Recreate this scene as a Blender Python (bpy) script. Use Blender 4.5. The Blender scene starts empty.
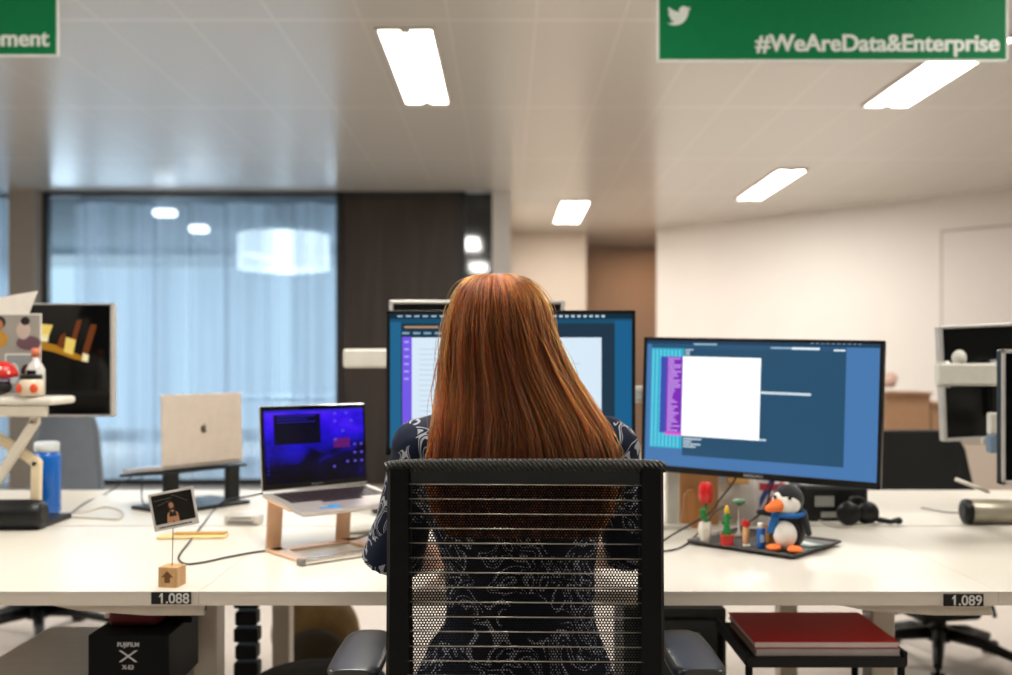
import bpy, bmesh, math, random
from mathutils import Vector, Matrix, Euler, noise
random.seed(11)
PI = math.pi
SC = bpy.context.scene
COL = SC.collection
CAMZ = 1.193

def lin(h):
    h = h.lstrip('#')
    v = [int(h[i:i+2], 16)/255 for i in (0, 2, 4)]
    return tuple(c/12.92 if c <= .04045 else ((c+.055)/1.055)**2.4 for c in v) + (1,)

# ------------------------------------------------------------ materials
MATS = {}
def mat(name, col, rough=.5, metal=0., emit=None, es=0., var=.04, scale=30., bump=0., bscale=200., spec=.5, trans=0., alpha=1., sheen=0.):
    if name in MATS: return MATS[name]
    m = bpy.data.materials.new(name); m.use_nodes = True
    nt = m.node_tree; b = nt.nodes['Principled BSDF']
    c = lin(col) if isinstance(col, str) else col
    b.inputs['Roughness'].default_value = rough
    b.inputs['Metallic'].default_value = metal
    b.inputs['Specular IOR Level'].default_value = spec
    b.inputs['Transmission Weight'].default_value = trans
    b.inputs['Alpha'].default_value = alpha
    if sheen: b.inputs['Sheen Weight'].default_value = sheen
    b.inputs['Base Color'].default_value = c
    if emit is not None:
        b.inputs['Emission Color'].default_value = lin(emit); b.inputs['Emission Strength'].default_value = es
    else:
        tc = nt.nodes.new('ShaderNodeTexCoord')
        n = nt.nodes.new('ShaderNodeTexNoise'); n.inputs['Scale'].default_value = scale; n.inputs['Detail'].default_value = 3
        nt.links.new(tc.outputs['Object'], n.inputs['Vector'])
        r = nt.nodes.new('ShaderNodeValToRGB')
        r.color_ramp.elements[0].position = .3; r.color_ramp.elements[1].position = .7
        r.color_ramp.elements[0].color = tuple(min(1, x*(1-var)) for x in c[:3])+(1,)
        r.color_ramp.elements[1].color = tuple(min(1, x*(1+var)) for x in c[:3])+(1,)
        nt.links.new(n.outputs['Fac'], r.inputs['Fac']); nt.links.new(r.outputs['Color'], b.inputs['Base Color'])
        if bump:
            n2 = nt.nodes.new('ShaderNodeTexNoise'); n2.inputs['Scale'].default_value = bscale; n2.inputs['Detail'].default_value = 2
            nt.links.new(tc.outputs['Object'], n2.inputs['Vector'])
            bp = nt.nodes.new('ShaderNodeBump'); bp.inputs['Strength'].default_value = bump; bp.inputs['Distance'].default_value = .002
            nt.links.new(n2.outputs['Fac'], bp.inputs['Height']); nt.links.new(bp.outputs['Normal'], b.inputs['Normal'])
    MATS[name] = m
    return m

def wood(name, c1, c2, scale=12, rough=.45):
    if name in MATS: return MATS[name]
    m = bpy.data.materials.new(name); m.use_nodes = True; nt = m.node_tree; b = nt.nodes['Principled BSDF']
    tc = nt.nodes.new('ShaderNodeTexCoord'); mp = nt.nodes.new('ShaderNodeMapping'); mp.inputs['Scale'].default_value = (1, 1, .12)
    w = nt.nodes.new('ShaderNodeTexNoise'); w.inputs['Scale'].default_value = scale; w.inputs['Detail'].default_value = 6; w.inputs['Distortion'].default_value = .6
    r = nt.nodes.new('ShaderNodeValToRGB'); r.color_ramp.elements[0].color = lin(c1); r.color_ramp.elements[1].color = lin(c2)
    r.color_ramp.elements[0].position = .35; r.color_ramp.elements[1].position = .65
    nt.links.new(tc.outputs['Object'], mp.inputs['Vector']); nt.links.new(mp.outputs['Vector'], w.inputs['Vector'])
    nt.links.new(w.outputs['Fac'], r.inputs['Fac']); nt.links.new(r.outputs['Color'], b.inputs['Base Color'])
    b.inputs['Roughness'].default_value = rough
    MATS[name] = m; return m

def screenmat(name, col, es=1.0):
    """lit pixels of a display behind a thin glossy glass"""
    if name in MATS: return MATS[name]
    m = mat(name, '#050505', rough=.25, emit=col, es=es, spec=.25); return m

# ------------------------------------------------------------ mesh builder
class MB:
    def __init__(s): s.bm = bmesh.new(); s.mi = 0
    def m(s, i): s.mi = i; return s
    def _f(s, vs, smooth=False):
        try: f = s.bm.faces.new(vs)
        except ValueError: return None
        f.material_index = s.mi; f.smooth = smooth; return f
    def box(s, c, d, rot=None, bevel=0., seg=2):
        t = bmesh.new(); bmesh.ops.create_cube(t, size=1)
        for v in t.verts: v.co = Vector((v.co.x*d[0], v.co.y*d[1], v.co.z*d[2]))
        if bevel: bmesh.ops.bevel(t, geom=list(t.edges), offset=min(bevel, min(d)*.49), segments=seg, affect='EDGES', profile=.5)
        M = Matrix.Translation(Vector(c)) @ (Euler(rot).to_matrix().to_4x4() if rot else Matrix())
        s.add(t, M, smooth=False); return s
    def add(s, t, M, smooth=False):
        mp = {}
        for v in t.verts: mp[v] = s.bm.verts.new(M @ v.co)
        for f in t.faces: s._f([mp[v] for v in f.verts], smooth)
        t.free()
    def rings(s, rs, cap=True, smooth=True, closed=True):
        vv = [[s.bm.verts.new(p) for p in r] for r in rs]
        n = len(vv[0])
        for a, b in zip(vv, vv[1:]):
            for i in range(n if closed else n-1):
                j = (i+1) % n
                s._f([a[i], a[j], b[j], b[i]], smooth)
        if cap and closed:
            s._f(list(reversed(vv[0]))); s._f(vv[-1])
        return s
    def tube(s, pts, r, n=10, cap=True, smooth=True):
        pts = [Vector(p) for p in pts]; rs = []
        rad = r if isinstance(r, (list, tuple)) else [r]*len(pts)
        up = None
        for i, p in enumerate(pts):
            d = (pts[min(i+1, len(pts)-1)]-pts[max(i-1, 0)])
            if d.length < 1e-9: d = Vector((0, 0, 1))
            d.normalize()
            if up is None:
                up = Vector((0, 0, 1)) if abs(d.z) < .9 else Vector((1, 0, 0))
            a = d.cross(up)
            if a.length < 1e-4: a = d.cross(Vector((1, .3, .2)))
            a.normalize(); b = a.cross(d).normalized(); up = b
            rs.append([p+a*math.cos(2*PI*k/n)*rad[i]+b*math.sin(2*PI*k/n)*rad[i] for k in range(n)])
        return s.rings(rs, cap, smooth)
    def cyl(s, p, q, r, r2=None, n=20, cap=True): return s.tube([p, q], [r, r if r2 is None else r2], n, cap)
    def caps(s, p, q, r1, r2, n=16):
        p, q = Vector(p), Vector(q); d = q-p; L = d.length; d = d/L if L > 1e-9 else Vector((0, 0, 1))
        pts, rr = [], []
        for k in range(5):
            a = PI/2*(1-k/4); pts.append(p-d*math.sin(a)*r1); rr.append(max(math.cos(a)*r1, 1e-4))
        for k in range(5):
            a = PI/2*k/4; pts.append(q+d*math.sin(a)*r2); rr.append(max(math.cos(a)*r2, 1e-4))
        rs = []
        up = Vector((0, 0, 1)) if abs(d.z) < .9 else Vector((1, 0, 0))
        a_ = d.cross(up).normalized(); b_ = a_.cross(d).normalized()
        for c, r in zip(pts, rr):
            rs.append([c+a_*math.cos(2*PI*k/n)*r+b_*math.sin(2*PI*k/n)*r for k in range(n)])
        return s.rings(rs)
    def chain(s, pts, rr, n=14):
        for i in range(len(pts)-1): s.caps(pts[i], pts[i+1], rr[i], rr[i+1], n)
        return s
    def ell(s, c, r, rot=None, u=24, v=14):
        t = bmesh.new(); bmesh.ops.create_uvsphere(t, u_segments=u, v_segments=v, radius=1)
        M = Matrix.Translation(Vector(c)) @ (Euler(rot).to_matrix().to_4x4() if rot else Matrix()) @ Matrix.Diagonal((*r, 1))
        s.add(t, M, True); return s
    def lathe(s, prof, c=(0, 0, 0), n=28, smooth=True, axis='Z'):
        rs = []
        for r, z in prof:
            ring = []
            for k in range(n):
                x, y = math.cos(2*PI*k/n)*max(r, 1e-4), math.sin(2*PI*k/n)*max(r, 1e-4)
                p = (x, y, z) if axis == 'Z' else ((z, x, y) if axis == 'X' else (y, z, x))
                ring.append(Vector(p)+Vector(c))
            rs.append(ring)
        return s.rings(rs, True, smooth)
    def prism(s, poly, thick, M=None, smooth=False):
        """poly in local XZ, extruded along +Y by thick"""
        M = M or Matrix()
        a = [s.bm.verts.new(M @ Vector((x, 0, z))) for x, z in poly]
        b = [s.bm.verts.new(M @ Vector((x, thick, z))) for x, z in poly]
        n = len(poly)
        s._f(a); s._f(list(reversed(b)))
        for i in range(n):
            j = (i+1) % n; s._f([a[j], a[i], b[i], b[j]], smooth)
        return s
    def quad(s, x0, z0, x1, z1, y=0.):
        s._f([s.bm.verts.new(p) for p in ((x0, y, z0), (x1, y, z0), (x1, y, z1), (x0, y, z1))]); return s
    def poly(s, pts): s._f([s.bm.verts.new(p) for p in pts]); return s
    def mesh(s, name):
        bmesh.ops.recalc_face_normals(s.bm, faces=s.bm.faces)
        me = bpy.data.meshes.new(name); s.bm.to_mesh(me); s.bm.free(); return me

def obj(name, mb, mats, parent=None, loc=None, rot=None, recalc=True):
    me = mb.mesh(name) if isinstance(mb, MB) else mb
    for m in (mats if isinstance(mats, (list, tuple)) else [mats]): me.materials.append(m)
    o = bpy.data.objects.new(name, me); COL.objects.link(o)
    if parent is not None: o.parent = parent
    if loc: o.location = loc
    if rot: o.rotation_euler = rot
    return o
def tag(o, label, cat, group=None, kind=None):
    o['label'] = label; o['category'] = cat
    if group: o['group'] = group
    if kind: o['kind'] = kind
    return o
def thing(name, label, cat, loc=(0, 0, 0), rz=0., group=None, rot=None):
    o = bpy.data.objects.new(name, None); COL.objects.link(o); o.empty_display_size = .05
    o.location = loc; o.rotation_euler = rot if rot else (0, 0, rz)
    return tag(o, label, cat, group)
def struct(name, mb, mats, parent=None, **k):
    o = obj(name, mb, mats, parent, **k)
    if parent is None: o['kind'] = 'structure'
    return o
def dup(root, loc=None, rz=None, label=None):
    r = root.copy(); COL.objects.link(r)
    if loc: r.location = loc
    if rz is not None: r.rotation_euler = (0, 0, rz)
    if label: r['label'] = label
    for ch in list(root.children):
        c = ch.copy(); COL.objects.link(c); c.parent = r
        for g in ch.children:
            d = g.copy(); COL.objects.link(d); d.parent = c
    return r
def remeshed(mb, voxel, smooth=6, factor=.5):
    me = mb.mesh('tmp'); o = bpy.data.objects.new('tmp', me); COL.objects.link(o)
    r = o.modifiers.new('r', 'REMESH'); r.mode = 'VOXEL'; r.voxel_size = voxel; r.use_smooth_shade = True
    if smooth:
        q = o.modifiers.new('s', 'SMOOTH'); q.iterations = smooth; q.factor = factor
    dg = bpy.context.evaluated_depsgraph_get()
    out = bpy.data.meshes.new_from_object(o.evaluated_get(dg), depsgraph=dg)
    bpy.data.objects.remove(o); bpy.data.meshes.remove(me)
    for p in out.polygons: p.use_smooth = True
    out.materials.clear()
    return out
def text(name, body, size, mat_, parent, loc, rot=(PI/2, 0, 0), align='LEFT', extrude=.0004, bold=0., sx=1., heavy=0.):
    c = bpy.data.curves.new(name, 'FONT'); c.body = body; c.size = size; c.align_x = align; c.extrude = extrude; c.offset = bold
    o = bpy.data.objects.new(name, c); COL.objects.link(o)
    dg = bpy.context.evaluated_depsgraph_get()
    me = bpy.data.meshes.new_from_object(o.evaluated_get(dg), depsgraph=dg)
    bpy.data.objects.remove(o)
    if heavy: # a heavier face: strokes doubled sideways
        bm = bmesh.new(); bm.from_mesh(me)
        for dx, dz in ((heavy, .00006), (-heavy, -.00006)):
            tmp = bmesh.new(); tmp.from_mesh(me); mp = {v: bm.verts.new((v.co.x+dx, v.co.y, v.co.z+dz)) for v in tmp.verts}
            for f in tmp.faces: bm.faces.new([mp[v] for v in f.verts])
            tmp.free()
        me2 = bpy.data.meshes.new(name); bm.to_mesh(me2); bm.free(); me = me2
    me.materials.clear(); me.materials.append(mat_)
    o = bpy.data.objects.new(name, me); COL.objects.link(o); o.parent = parent; o.location = loc; o.rotation_euler = rot; o.scale = (sx, 1, 1)
    return o

# common materials
M_white = mat('white_laminate', '#d9d3c7', rough=.38, var=.012, scale=3)
M_edge = mat('desk_edge', '#ddd4c6', rough=.45, var=.02)
M_cream = mat('cream_metal', '#cfc6b6', rough=.4)
M_steelw = mat('white_painted_metal', '#cdc9be', rough=.35)
M_alu = mat('silver_aluminium', '#c4bdb6', rough=.35, metal=.55)
M_silver = mat('silver_plastic', '#b9b5b0', rough=.4, metal=.3)
M_black = mat('black_plastic', '#070809', rough=.4, spec=.4)
M_blackm = mat('matte_black', '#050606', rough=.7, bump=.1)
M_charc = mat('charcoal_plastic', '#2b2c2d', rough=.45)
M_grey = mat('grey_metal', '#7e7d78', rough=.5)
M_blackglass = mat('black_glass', '#040506', rough=.12)
M_cable = mat('dark_cable', '#1b1a19', rough=.5)
M_cablew = mat('pale_cable', '#c9c3b6', rough=.5)

# ------------------------------------------------------------ setting
CEIL = 2.793
def ceiling_mat():
    m = bpy.data.materials.new('ceiling_metal_planks'); m.use_nodes = True; nt = m.node_tree; b = nt.nodes['Principled BSDF']; N = nt.nodes; L = nt.links
    tc = N.new('ShaderNodeTexCoord'); sp = N.new('ShaderNodeSeparateXYZ'); L.new(tc.outputs['Object'], sp.inputs[0])
    def line(out, pitch, off, w):
        a = N.new('ShaderNodeMath'); a.operation = 'ADD'; a.inputs[1].default_value = off; L.new(out, a.inputs[0])
        p = N.new('ShaderNodeMath'); p.operation = 'PINGPONG'; p.inputs[1].default_value = pitch/2; L.new(a.outputs[0], p.inputs[0])
        c = N.new('ShaderNodeMath'); c.operation = 'LESS_THAN'; c.inputs[1].default_value = w; L.new(p.outputs[0], c.inputs[0]); return c
    lx = line(sp.outputs['X'], .41, 20*.41-.14, .0055); ly = line(sp.outputs['Y'], 1.6, 16-4.63, .018)
    mx = N.new('ShaderNodeMath'); mx.operation = 'MAXIMUM'; L.new(lx.outputs[0], mx.inputs[0]); L.new(ly.outputs[0], mx.inputs[1])
    mix = N.new('ShaderNodeMix'); mix.data_type = 'RGBA'; mix.inputs[6].default_value = lin('#cac7c0'); mix.inputs[7].default_value = lin('#d6d2cb')
    L.new(mx.outputs[0], mix.inputs[0]); L.new(mix.outputs[2], b.inputs['Base Color'])
    b.inputs['Roughness'].default_value = .24; b.inputs['Specular IOR Level'].default_value = .8
    return m
M_wall = mat('warm_white_wall', '#ddd7d2', rough=.75, var=.015, scale=2)
M_wallb = mat('beige_wall', '#c4b6a8', rough=.75, var=.02, scale=2)
M_tan = mat('tan_wall', '#a58f7e', rough=.7, var=.03, scale=2)
M_floor = mat('pale_carpet', '#c9bfb6', rough=.95, var=.06, scale=60, bump=.5, bscale=500)
def slab(name, c, d, m, **k): return struct(name, MB().box(c, d), m, **k)
slab('floor', (0, 6, -.05), (16, 22, .1), M_floor)
slab('ceiling', (0, 6, CEIL+.05), (16, 22, .1), ceiling_mat())
slab('wall_rear', (0, -4.05, CEIL/2), (13, .1, CEIL), mat('rear_wall_grey', '#5d5a58', rough=.8))
slab('wall_left', (-6.05, 2.6, CEIL/2), (.1, 13.4, CEIL), M_wall)
slab('wall_right', (6.05, 2.2, CEIL/2), (.1, 12.6, CEIL), M_wall)
# angled white wall on the right running back
a = Vector((1.82, 11.9, 0)); b = Vector((6.05, 7.9, 0))
ang = math.atan2((b-a).y, (b-a).x); Ln = (b-a).length
w = struct('wall_angled', MB().box((Ln/2, .06, CEIL/2), (Ln, .12, CEIL)), M_wall, loc=a, rot=(0, 0, ang))
# recessed panel outline on it (a flush cupboard front)
mb = MB()
mb.box((4.03, -.006, 1.22), (1.35, .012, 2.44), bevel=.003)
struct('trim_1', mb, mat('panel_white', '#d9d2ce', rough=.6, var=.01), loc=a, rot=(0, 0, ang))
mb = MB()
for (x, z, sx, sz) in ((3.348, 1.225, .014, 2.45), (4.03, 2.447, 1.378, .014), (4.712, 1.225, .014, 2.45)): mb.box((x, -.008, z), (sx, .014, sz))
struct('trim_2', mb, mat('panel_gap_grey', '#a9a19c', rough=.6), loc=a, rot=(0, 0, ang))
slab('wall_corridor_end', (1.6, 13.9, CEIL/2), (3.4, .1, CEIL), M_tan)
slab('wall_corridor_side', (3.1, 12.9, CEIL/2), (.1, 2.2, CEIL), M_tan)
slab('wall_back', (.52, 12.3, CEIL/2), (.96, .1, CEIL), M_wallb)
slab('wall_room_side', (.0, 11.2, CEIL/2), (.1, 2.3, CEIL), M_wallb)
slab('wall_pier', (-.045, 9.42, CEIL/2), (.17, .3, CEIL), mat('pier_white', '#d5d2d0', rough=.5))
# meeting room behind the glass
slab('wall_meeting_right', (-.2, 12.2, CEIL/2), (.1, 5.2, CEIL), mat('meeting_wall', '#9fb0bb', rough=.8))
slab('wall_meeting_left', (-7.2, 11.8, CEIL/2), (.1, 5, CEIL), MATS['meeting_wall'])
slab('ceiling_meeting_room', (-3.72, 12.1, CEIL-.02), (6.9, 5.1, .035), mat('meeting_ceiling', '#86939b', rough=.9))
slab('wall_left_return', (-6.65, 9.3, CEIL/2), (1.1, .1, CEIL), M_wall)
mb = MB()
for x in (-7.0, -.3): mb.box((x, 14.6, CEIL/2), (.07, .1, CEIL))
for z in (CEIL-.02, .04): mb.box((-3.7, 14.6, z), (6.9, .09, .04))
struct('window_2', mb, mat('pale_frame', '#9aa8b0', rough=.4)); mat('dark_frame', '#23282c', rough=.4)
def glassmat(name, tint='#e4ebef', rf=.003):
    m = bpy.data.materials.new(name); m.use_nodes = True; nt = m.node_tree; nt.nodes.clear(); N = nt.nodes; L = nt.links
    o = N.new('ShaderNodeOutputMaterial'); mx = N.new('ShaderNodeMixShader'); t = N.new('ShaderNodeBsdfTransparent'); g = N.new('ShaderNodeBsdfGlossy')
    t.inputs[0].default_value = lin(tint); g.inputs['Roughness'].default_value = .03
    lw = N.new('ShaderNodeLayerWeight'); lw.inputs[0].default_value = .06
    ad = N.new('ShaderNodeMath'); ad.inputs[1].default_value = rf; ad.use_clamp = True
    L.new(lw.outputs['Fresnel'], ad.inputs[0]); L.new(ad.outputs[0], mx.inputs[0]); L.new(t.outputs[0], mx.inputs[1]); L.new(g.outputs[0], mx.inputs[2]); L.new(mx.outputs[0], o.inputs[0])
    MATS[name] = m; return m
M_glass = glassmat('partition_glass')
win = struct('window_1', MB().box((-2.975, 9.4, CEIL/2), (2.77, .012, CEIL-.02)), M_glass)
mb = MB()
mb.box((-4.385, 9.4, CEIL/2), (.05, .08, CEIL)); mb.box((-2.99, 9.4, CEIL-.02), (2.8, .07, .04)); mb.box((-2.99, 9.4, .03), (2.8, .07, .06))
fr = obj('window_frame', mb, MATS['dark_frame'], win)
# left: taupe column and another curtained pane
slab('wall_column', (-4.53, 9.32, CEIL/2), (.24, .25, CEIL), mat('taupe_column', '#a0968b', rough=.6))
slab('window_3', (-5.4, 9.2, CEIL/2), (1.46, .012, CEIL), M_glass)
# timber door beside the glass
dr = struct('door_1', MB().box((-1.0, 9.42, CEIL/2-.01), (1.16, .07, CEIL-.02), bevel=.006), wood('dark_timber', '#2f2620', '#3d322a', 9))
mb = MB(); mb.box((-1.59, 9.4, CEIL/2), (.05, .12, CEIL)); mb.box((-.41, 9.4, CEIL/2), (.05, .12, CEIL)); mb.box((-1., 9.4, CEIL-.02), (1.2, .12, .04))
obj('door_frame', mb, MATS['dark_frame'], dr)
mb = MB(); mb.cyl((-.52, 9.34, .95), (-.52, 9.34, 1.25), .012); mb.cyl((-.52, 9.34, .98), (-.52, 9.4, .98), .008); mb.cyl((-.52, 9.34, 1.22), (-.52, 9.4, 1.22), .008)
obj('door_handle', mb, M_alu, dr)
w4 = struct('window_4', MB().box((-.26, 9.4, CEIL/2), (.26, .012, CEIL-.02)), mat('dark_glass', '#10181e', rough=.06, spec=1.))
# sheer curtains
def curtain_mat():
    m = bpy.data.materials.new('sheer_curtain'); m.use_nodes = True; nt = m.node_tree; nt.nodes.clear(); N = nt.nodes; L = nt.links
    o = N.new('ShaderNodeOutputMaterial'); t = N.new('ShaderNodeBsdfTransparent'); tl = N.new('ShaderNodeBsdfTranslucent'); df = N.new('ShaderNodeBsdfDiffuse')
    tl.inputs[0].default_value = lin('#d3dae4'); df.inputs[0].default_value = lin('#d4dadc')
    a = N.new('ShaderNodeMixShader'); a.inputs[0].default_value = .3; L.new(tl.outputs[0], a.inputs[1]); L.new(df.outputs[0], a.inputs[2])
    bb = N.new('ShaderNodeMixShader'); tc = N.new('ShaderNodeTexCoord'); mp = N.new('ShaderNodeMapping'); mp.inputs['Scale'].default_value = (2.4, .5, .1)
    n = N.new('ShaderNodeTexNoise'); n.inputs['Scale'].default_value = 1.; n.inputs['Detail'].default_value = 3
    r = N.new('ShaderNodeMapRange'); r.inputs[1].default_value = .3; r.inputs[2].default_value = .7; r.inputs[3].default_value = .25; r.inputs[4].default_value = .97
    L.new(tc.outputs['Object'], mp.inputs[0]); L.new(mp.outputs[0], n.inputs[0]); L.new(n.outputs['Fac'], r.inputs[0]); L.new(r.outputs[0], bb.inputs[0])
    L.new(t.outputs[0], bb.inputs[1]); L.new(a.outputs[0], bb.inputs[2]); L.new(bb.outputs[0], o.inputs[0]); return m
M_curt = curtain_mat()
def curtain(x0, x1, y, label):
    mb = MB(); n = int((x1-x0)*70); rs = []
    for z in (.02, CEIL-.045):
        r = []
        for i in range(n+1):
            x = x0+(x1-x0)*i/n
            r.append(Vector((x, y+.085*math.sin(x*13+1.5*math.sin(x*4))+.02*math.sin(x*37), z)))
        rs.append(r)
    mb.rings(rs, cap=False, closed=False)
    return tag(obj('sheer_curtain', mb, M_curt), label, 'curtain')
curtain(-4.34, -1.62, 9.8, 'wide pale blue sheer curtain hanging behind the big glass partition')
curtain(-6.0, -4.68, 9.5, 'narrow strip of pale sheer curtain left of the taupe column')
pd = thing('pendant_lamp', 'large white drum pendant lamp glowing behind the sheer curtain', 'lamp', (-2.78, 12.3, 2.54))
obj('lamp_shade', MB().lathe([(.55, -.22), (.56, -.21), (.56, .21), (.55, .22)], n=48), mat('lamp_shade_glow', '#ffffff', emit='#eaf4f8', es=2.9), pd)
obj('cord', MB().cyl((0, 0, .19), (0, 0, CEIL-2.60), .006), M_black, pd)
for (px_, py_, d_, w_, lb_) in ((165, 213, 9.56, .22, 'larger bright hanging lamp high in front of the curtain'), (199, 229, 9.56, .18, 'smaller bright hanging lamp just right of and below the larger one')):
    t = thing('hanging_lamp', lb_, 'lamp', ((px_-506)/984*d_, d_, CAMZ+(360-py_)/984*d_), 0, 'hanging lamps behind the glass')
    obj('lamp_body', MB().box((0, 0, 0), (w_, .12, .075), bevel=.03, seg=3), mat('hanging_lamp_glow', '#ffffff', emit='#f6faff', es=3.), t)
    obj('cord', MB().cyl((0, 0, .03), (0, 0, CEIL-.04-t.location.z), .003, n=6), M_silver, t)
# meeting furniture hinted behind the curtain
mt = thing('meeting_table', 'pale meeting table behind the sheer curtain', 'table', (-2.6, 12.2, 0))
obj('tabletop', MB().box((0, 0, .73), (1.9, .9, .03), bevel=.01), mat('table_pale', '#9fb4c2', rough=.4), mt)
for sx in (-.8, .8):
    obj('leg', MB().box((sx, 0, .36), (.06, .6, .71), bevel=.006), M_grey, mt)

# skirting and luminaires
def luminaire(x, y0, y1, w, label, power, grp='recessed ceiling luminaires'):
    L_ = y1-y0
    t = thing('ceiling_light', label, 'light', (x, (y0+y1)/2, CEIL), 0, grp)
    mb = MB()
    for s in (-1, 1):
        mb.box((s*(w/2+.008), 0, -.006), (.016, L_+.03, .016), bevel=.003); mb.box((0, s*(L_/2+.008), -.006), (w, .016, .016), bevel=.003)
    obj('frame', mb, mat('lamp_frame', '#c9c4bc', rough=.4), t)
    g = mat('lamp_diffuser', '#ffffff', emit='#fff6ec', es=9.)
    mb = MB()
    for s in (-1, 1): mb.box((s*w*.255, 0, -.004), (w*.49, L_, .012), bevel=.004)
    mb.box((0, 0, -.003), (w*.1, L_*.93, .01))
    obj('diffuser', mb, g, t)
    for s in (-1, 1): obj('end_clip', MB().box((0, s*(L_/2-.02), -.008), (w*.2, .05, .012), bevel=.003), mat('clip_grey', '#b5b2a8', rough=.4), t)
    ld = bpy.data.lights.new('luminaire_light', 'AREA'); ld.shape = 'RECTANGLE'; ld.size = w; ld.size_y = L_; ld.energy = power; ld.color = (1., .98, .92)
    lo = bpy.data.objects.new('luminaire_light', ld); COL.objects.link(lo); lo.location = (x, (y0+y1)/2, CEIL-.03)
    return t
PW = 38
luminaire(-.488, 4.74, 6.10, .255, 'bright ceiling light nearest the green left banner, above the curtain side', PW)
luminaire(2.385, 4.86, 6.18, .27, 'bright ceiling light partly hidden by the wide green banner', PW)
luminaire(2.405, 8.25, 9.75, .23, 'ceiling light next to the white angled wall', PW*1.3)
luminaire(.70, 9.9, 11.4, .28, 'smallest ceiling light, far back above the corridor opening', PW)
# luminaires carry on unseen outside the frame and light the desks
for (x, y) in ((-.465, 1.35), (2.43, 1.35), (-3.75, 1.0), (-3.75, 3.1), (1.0, -2.4), (-2.2, -2.4)):
    luminaire(x, y, y+1.35, .28, 'unseen ceiling light outside the frame', PW*(.35 if y < 0 else 1.))  # the dim rear pair and one left light are added fill
# warm light in the corridor
ld = bpy.data.lights.new('corridor_light', 'AREA'); ld.size = .3; ld.energy = 14; ld.color = (1, .62, .35)
lo = bpy.data.objects.new('corridor_light', ld); COL.objects.link(lo); lo.location = (1.9, 12.9, CEIL-.05)

# ------------------------------------------------------------ green banners
M_green = mat('banner_green', '#007241', rough=.6, var=.03, spec=.2)
M_bwhite = mat('banner_white', '#d9dfd8', rough=.5)
BIRD = [(23.95,4.57),(22.6,5.1),(21.13,5.35),(22.5,4.2),(23.29,2.62),(21.8,3.35),(20.16,3.81),(18.6,2.6),(16.6,2.25),(14.3,2.9),(12.4,4.7),(11.65,7),(11.78,8.29),(9,7.8),(6,6.6),(3.6,5.1),(1.64,3.16),(1.05,4.5),(1.0,6.2),(1.6,8),(3.16,9.73),(2,9.55),(.93,9.12),(1.1,10.8),(2.1,12.5),(3.4,13.5),(4.88,14.0),(3.8,14.15),(2.67,14.09),(3.5,15.7),(5.2,17),(7.27,17.5),(5,18.8),(3,19.45),(1.17,19.61),(0,19.55),(3.4,21.2),(7.56,21.75),(12,21),(16,18.8),(19,15.5),(21,11.5),(21.55,7.77),(21.54,7.14),(22.8,6),(24,4.59)]
def banner(x0, x1, y, z0, h, label):
    t = thing('hanging_banner', label, 'banner', ((x0+x1)/2, y, z0)); w = x1-x0
    obj('panel', MB().box((0, 0, h/2), (w-.012, .006, h-.012)), M_green, t)
    mb = MB()
    for s in (-1, 1):
        mb.box((s*(w/2-.003), 0, h/2), (.007, .009, h)); mb.box((0, 0, h/2+s*(h/2-.003)), (w, .009, .007))
    obj('frame', mb, M_bwhite, t)
    for s in (-1, 1): obj('wire', MB().cyl((s*w*.42, 0, h), (s*w*.42, 0, CEIL-z0), .0015, n=6), M_silver, t)
    return t, w
bn, bw = banner(.522, 1.733, 3.4, 2.224, .34, 'wide green hanging banner with white bird mark and hashtag lettering')
mb = MB(); mb.prism([(x*.0034, -z*.0034) for x, z in BIRD], .001)
obj('bird_mark', mb, M_bwhite, bn, loc=(-bw/2+.035, -.0045, .198))
text('lettering', '#WeAreData&Enterprise', .0808, M_bwhite, bn, (bw/2-.03, -.0045, .036), align='RIGHT', bold=.0016, heavy=.0011)
bn2, bw2 = banner(-2.77, -1.564, 3.44, 2.254, .34, 'green hanging banner cut by the frame, its lettering ending in ment')
text('lettering', '#Measurement', .0808, M_bwhite, bn2, (bw2/2-.033, -.0045, .036), align='RIGHT', bold=.0016, heavy=.0011)

# ------------------------------------------------------------ desks
DZ = .73
def desk(x0, x1, y0, y1, label, grp, legs):
    t = thing('bench_desk', label, 'desk', ((x0+x1)/2, (y0+y1)/2, 0), 0, grp); w = x1-x0-.0008; d = y1-y0
    obj('desktop', MB().box((0, 0, DZ-.0025), (w, d, .005)).m(1).box((0, 0, DZ-.0165), (w, d-.001, .023)), [M_white, M_edge], t)
    mb = MB(); mb.box((0, 0, .672), (w-.1, .05, .045), bevel=.004)
    obj('crossbeam', mb, M_cream, t)
    for s in legs:
        x = s*(w/2-.094)
        mb = MB(); sgn = -s
        mb.box((x, 0, .34), (.055, .07, .64), bevel=.005); mb.box((x, 0, .012), (.06, d*.85, .024), bevel=.005)
        obj('leg', mb, M_cream, t)
        # flared support plate under the top
        mb = MB(); mb.prism([(-.22, 0), (.095, 0), (.095, -.022), (-.02, -.022), (-.16, -.012)] if s > 0 else [(.22, 0), (-.06, 0), (-.06, -.025), (.02, -.025), (.16, -.012)], .012, Matrix.Translation((x, -d/2+.03, .6965)))
        obj('support_bracket', mb, M_cream, t)
    return t
G1 = 'desks of the near row'; G2 = 'desks of the far row'
S1, S2 = -.615, .985
desks = [desk(S1-1.6, S1, 1.967, 2.742, 'white bench desk on the left carrying the number 1.088 tag', G1, (-1, 1))]
desks.append(desk(S1, S2, 1.967, 2.742, 'white bench desk the seated woman works at', G1, (1,)))
desk(S2, S2+1.6, 1.967, 2.742, 'white bench desk at the right edge with grey monitor arms', G1, (1,))
desk(S1-1.6, S1, 2.752, 3.505, 'far white desk behind the left one, under the silver laptop', G2, (-1, 1))
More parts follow.
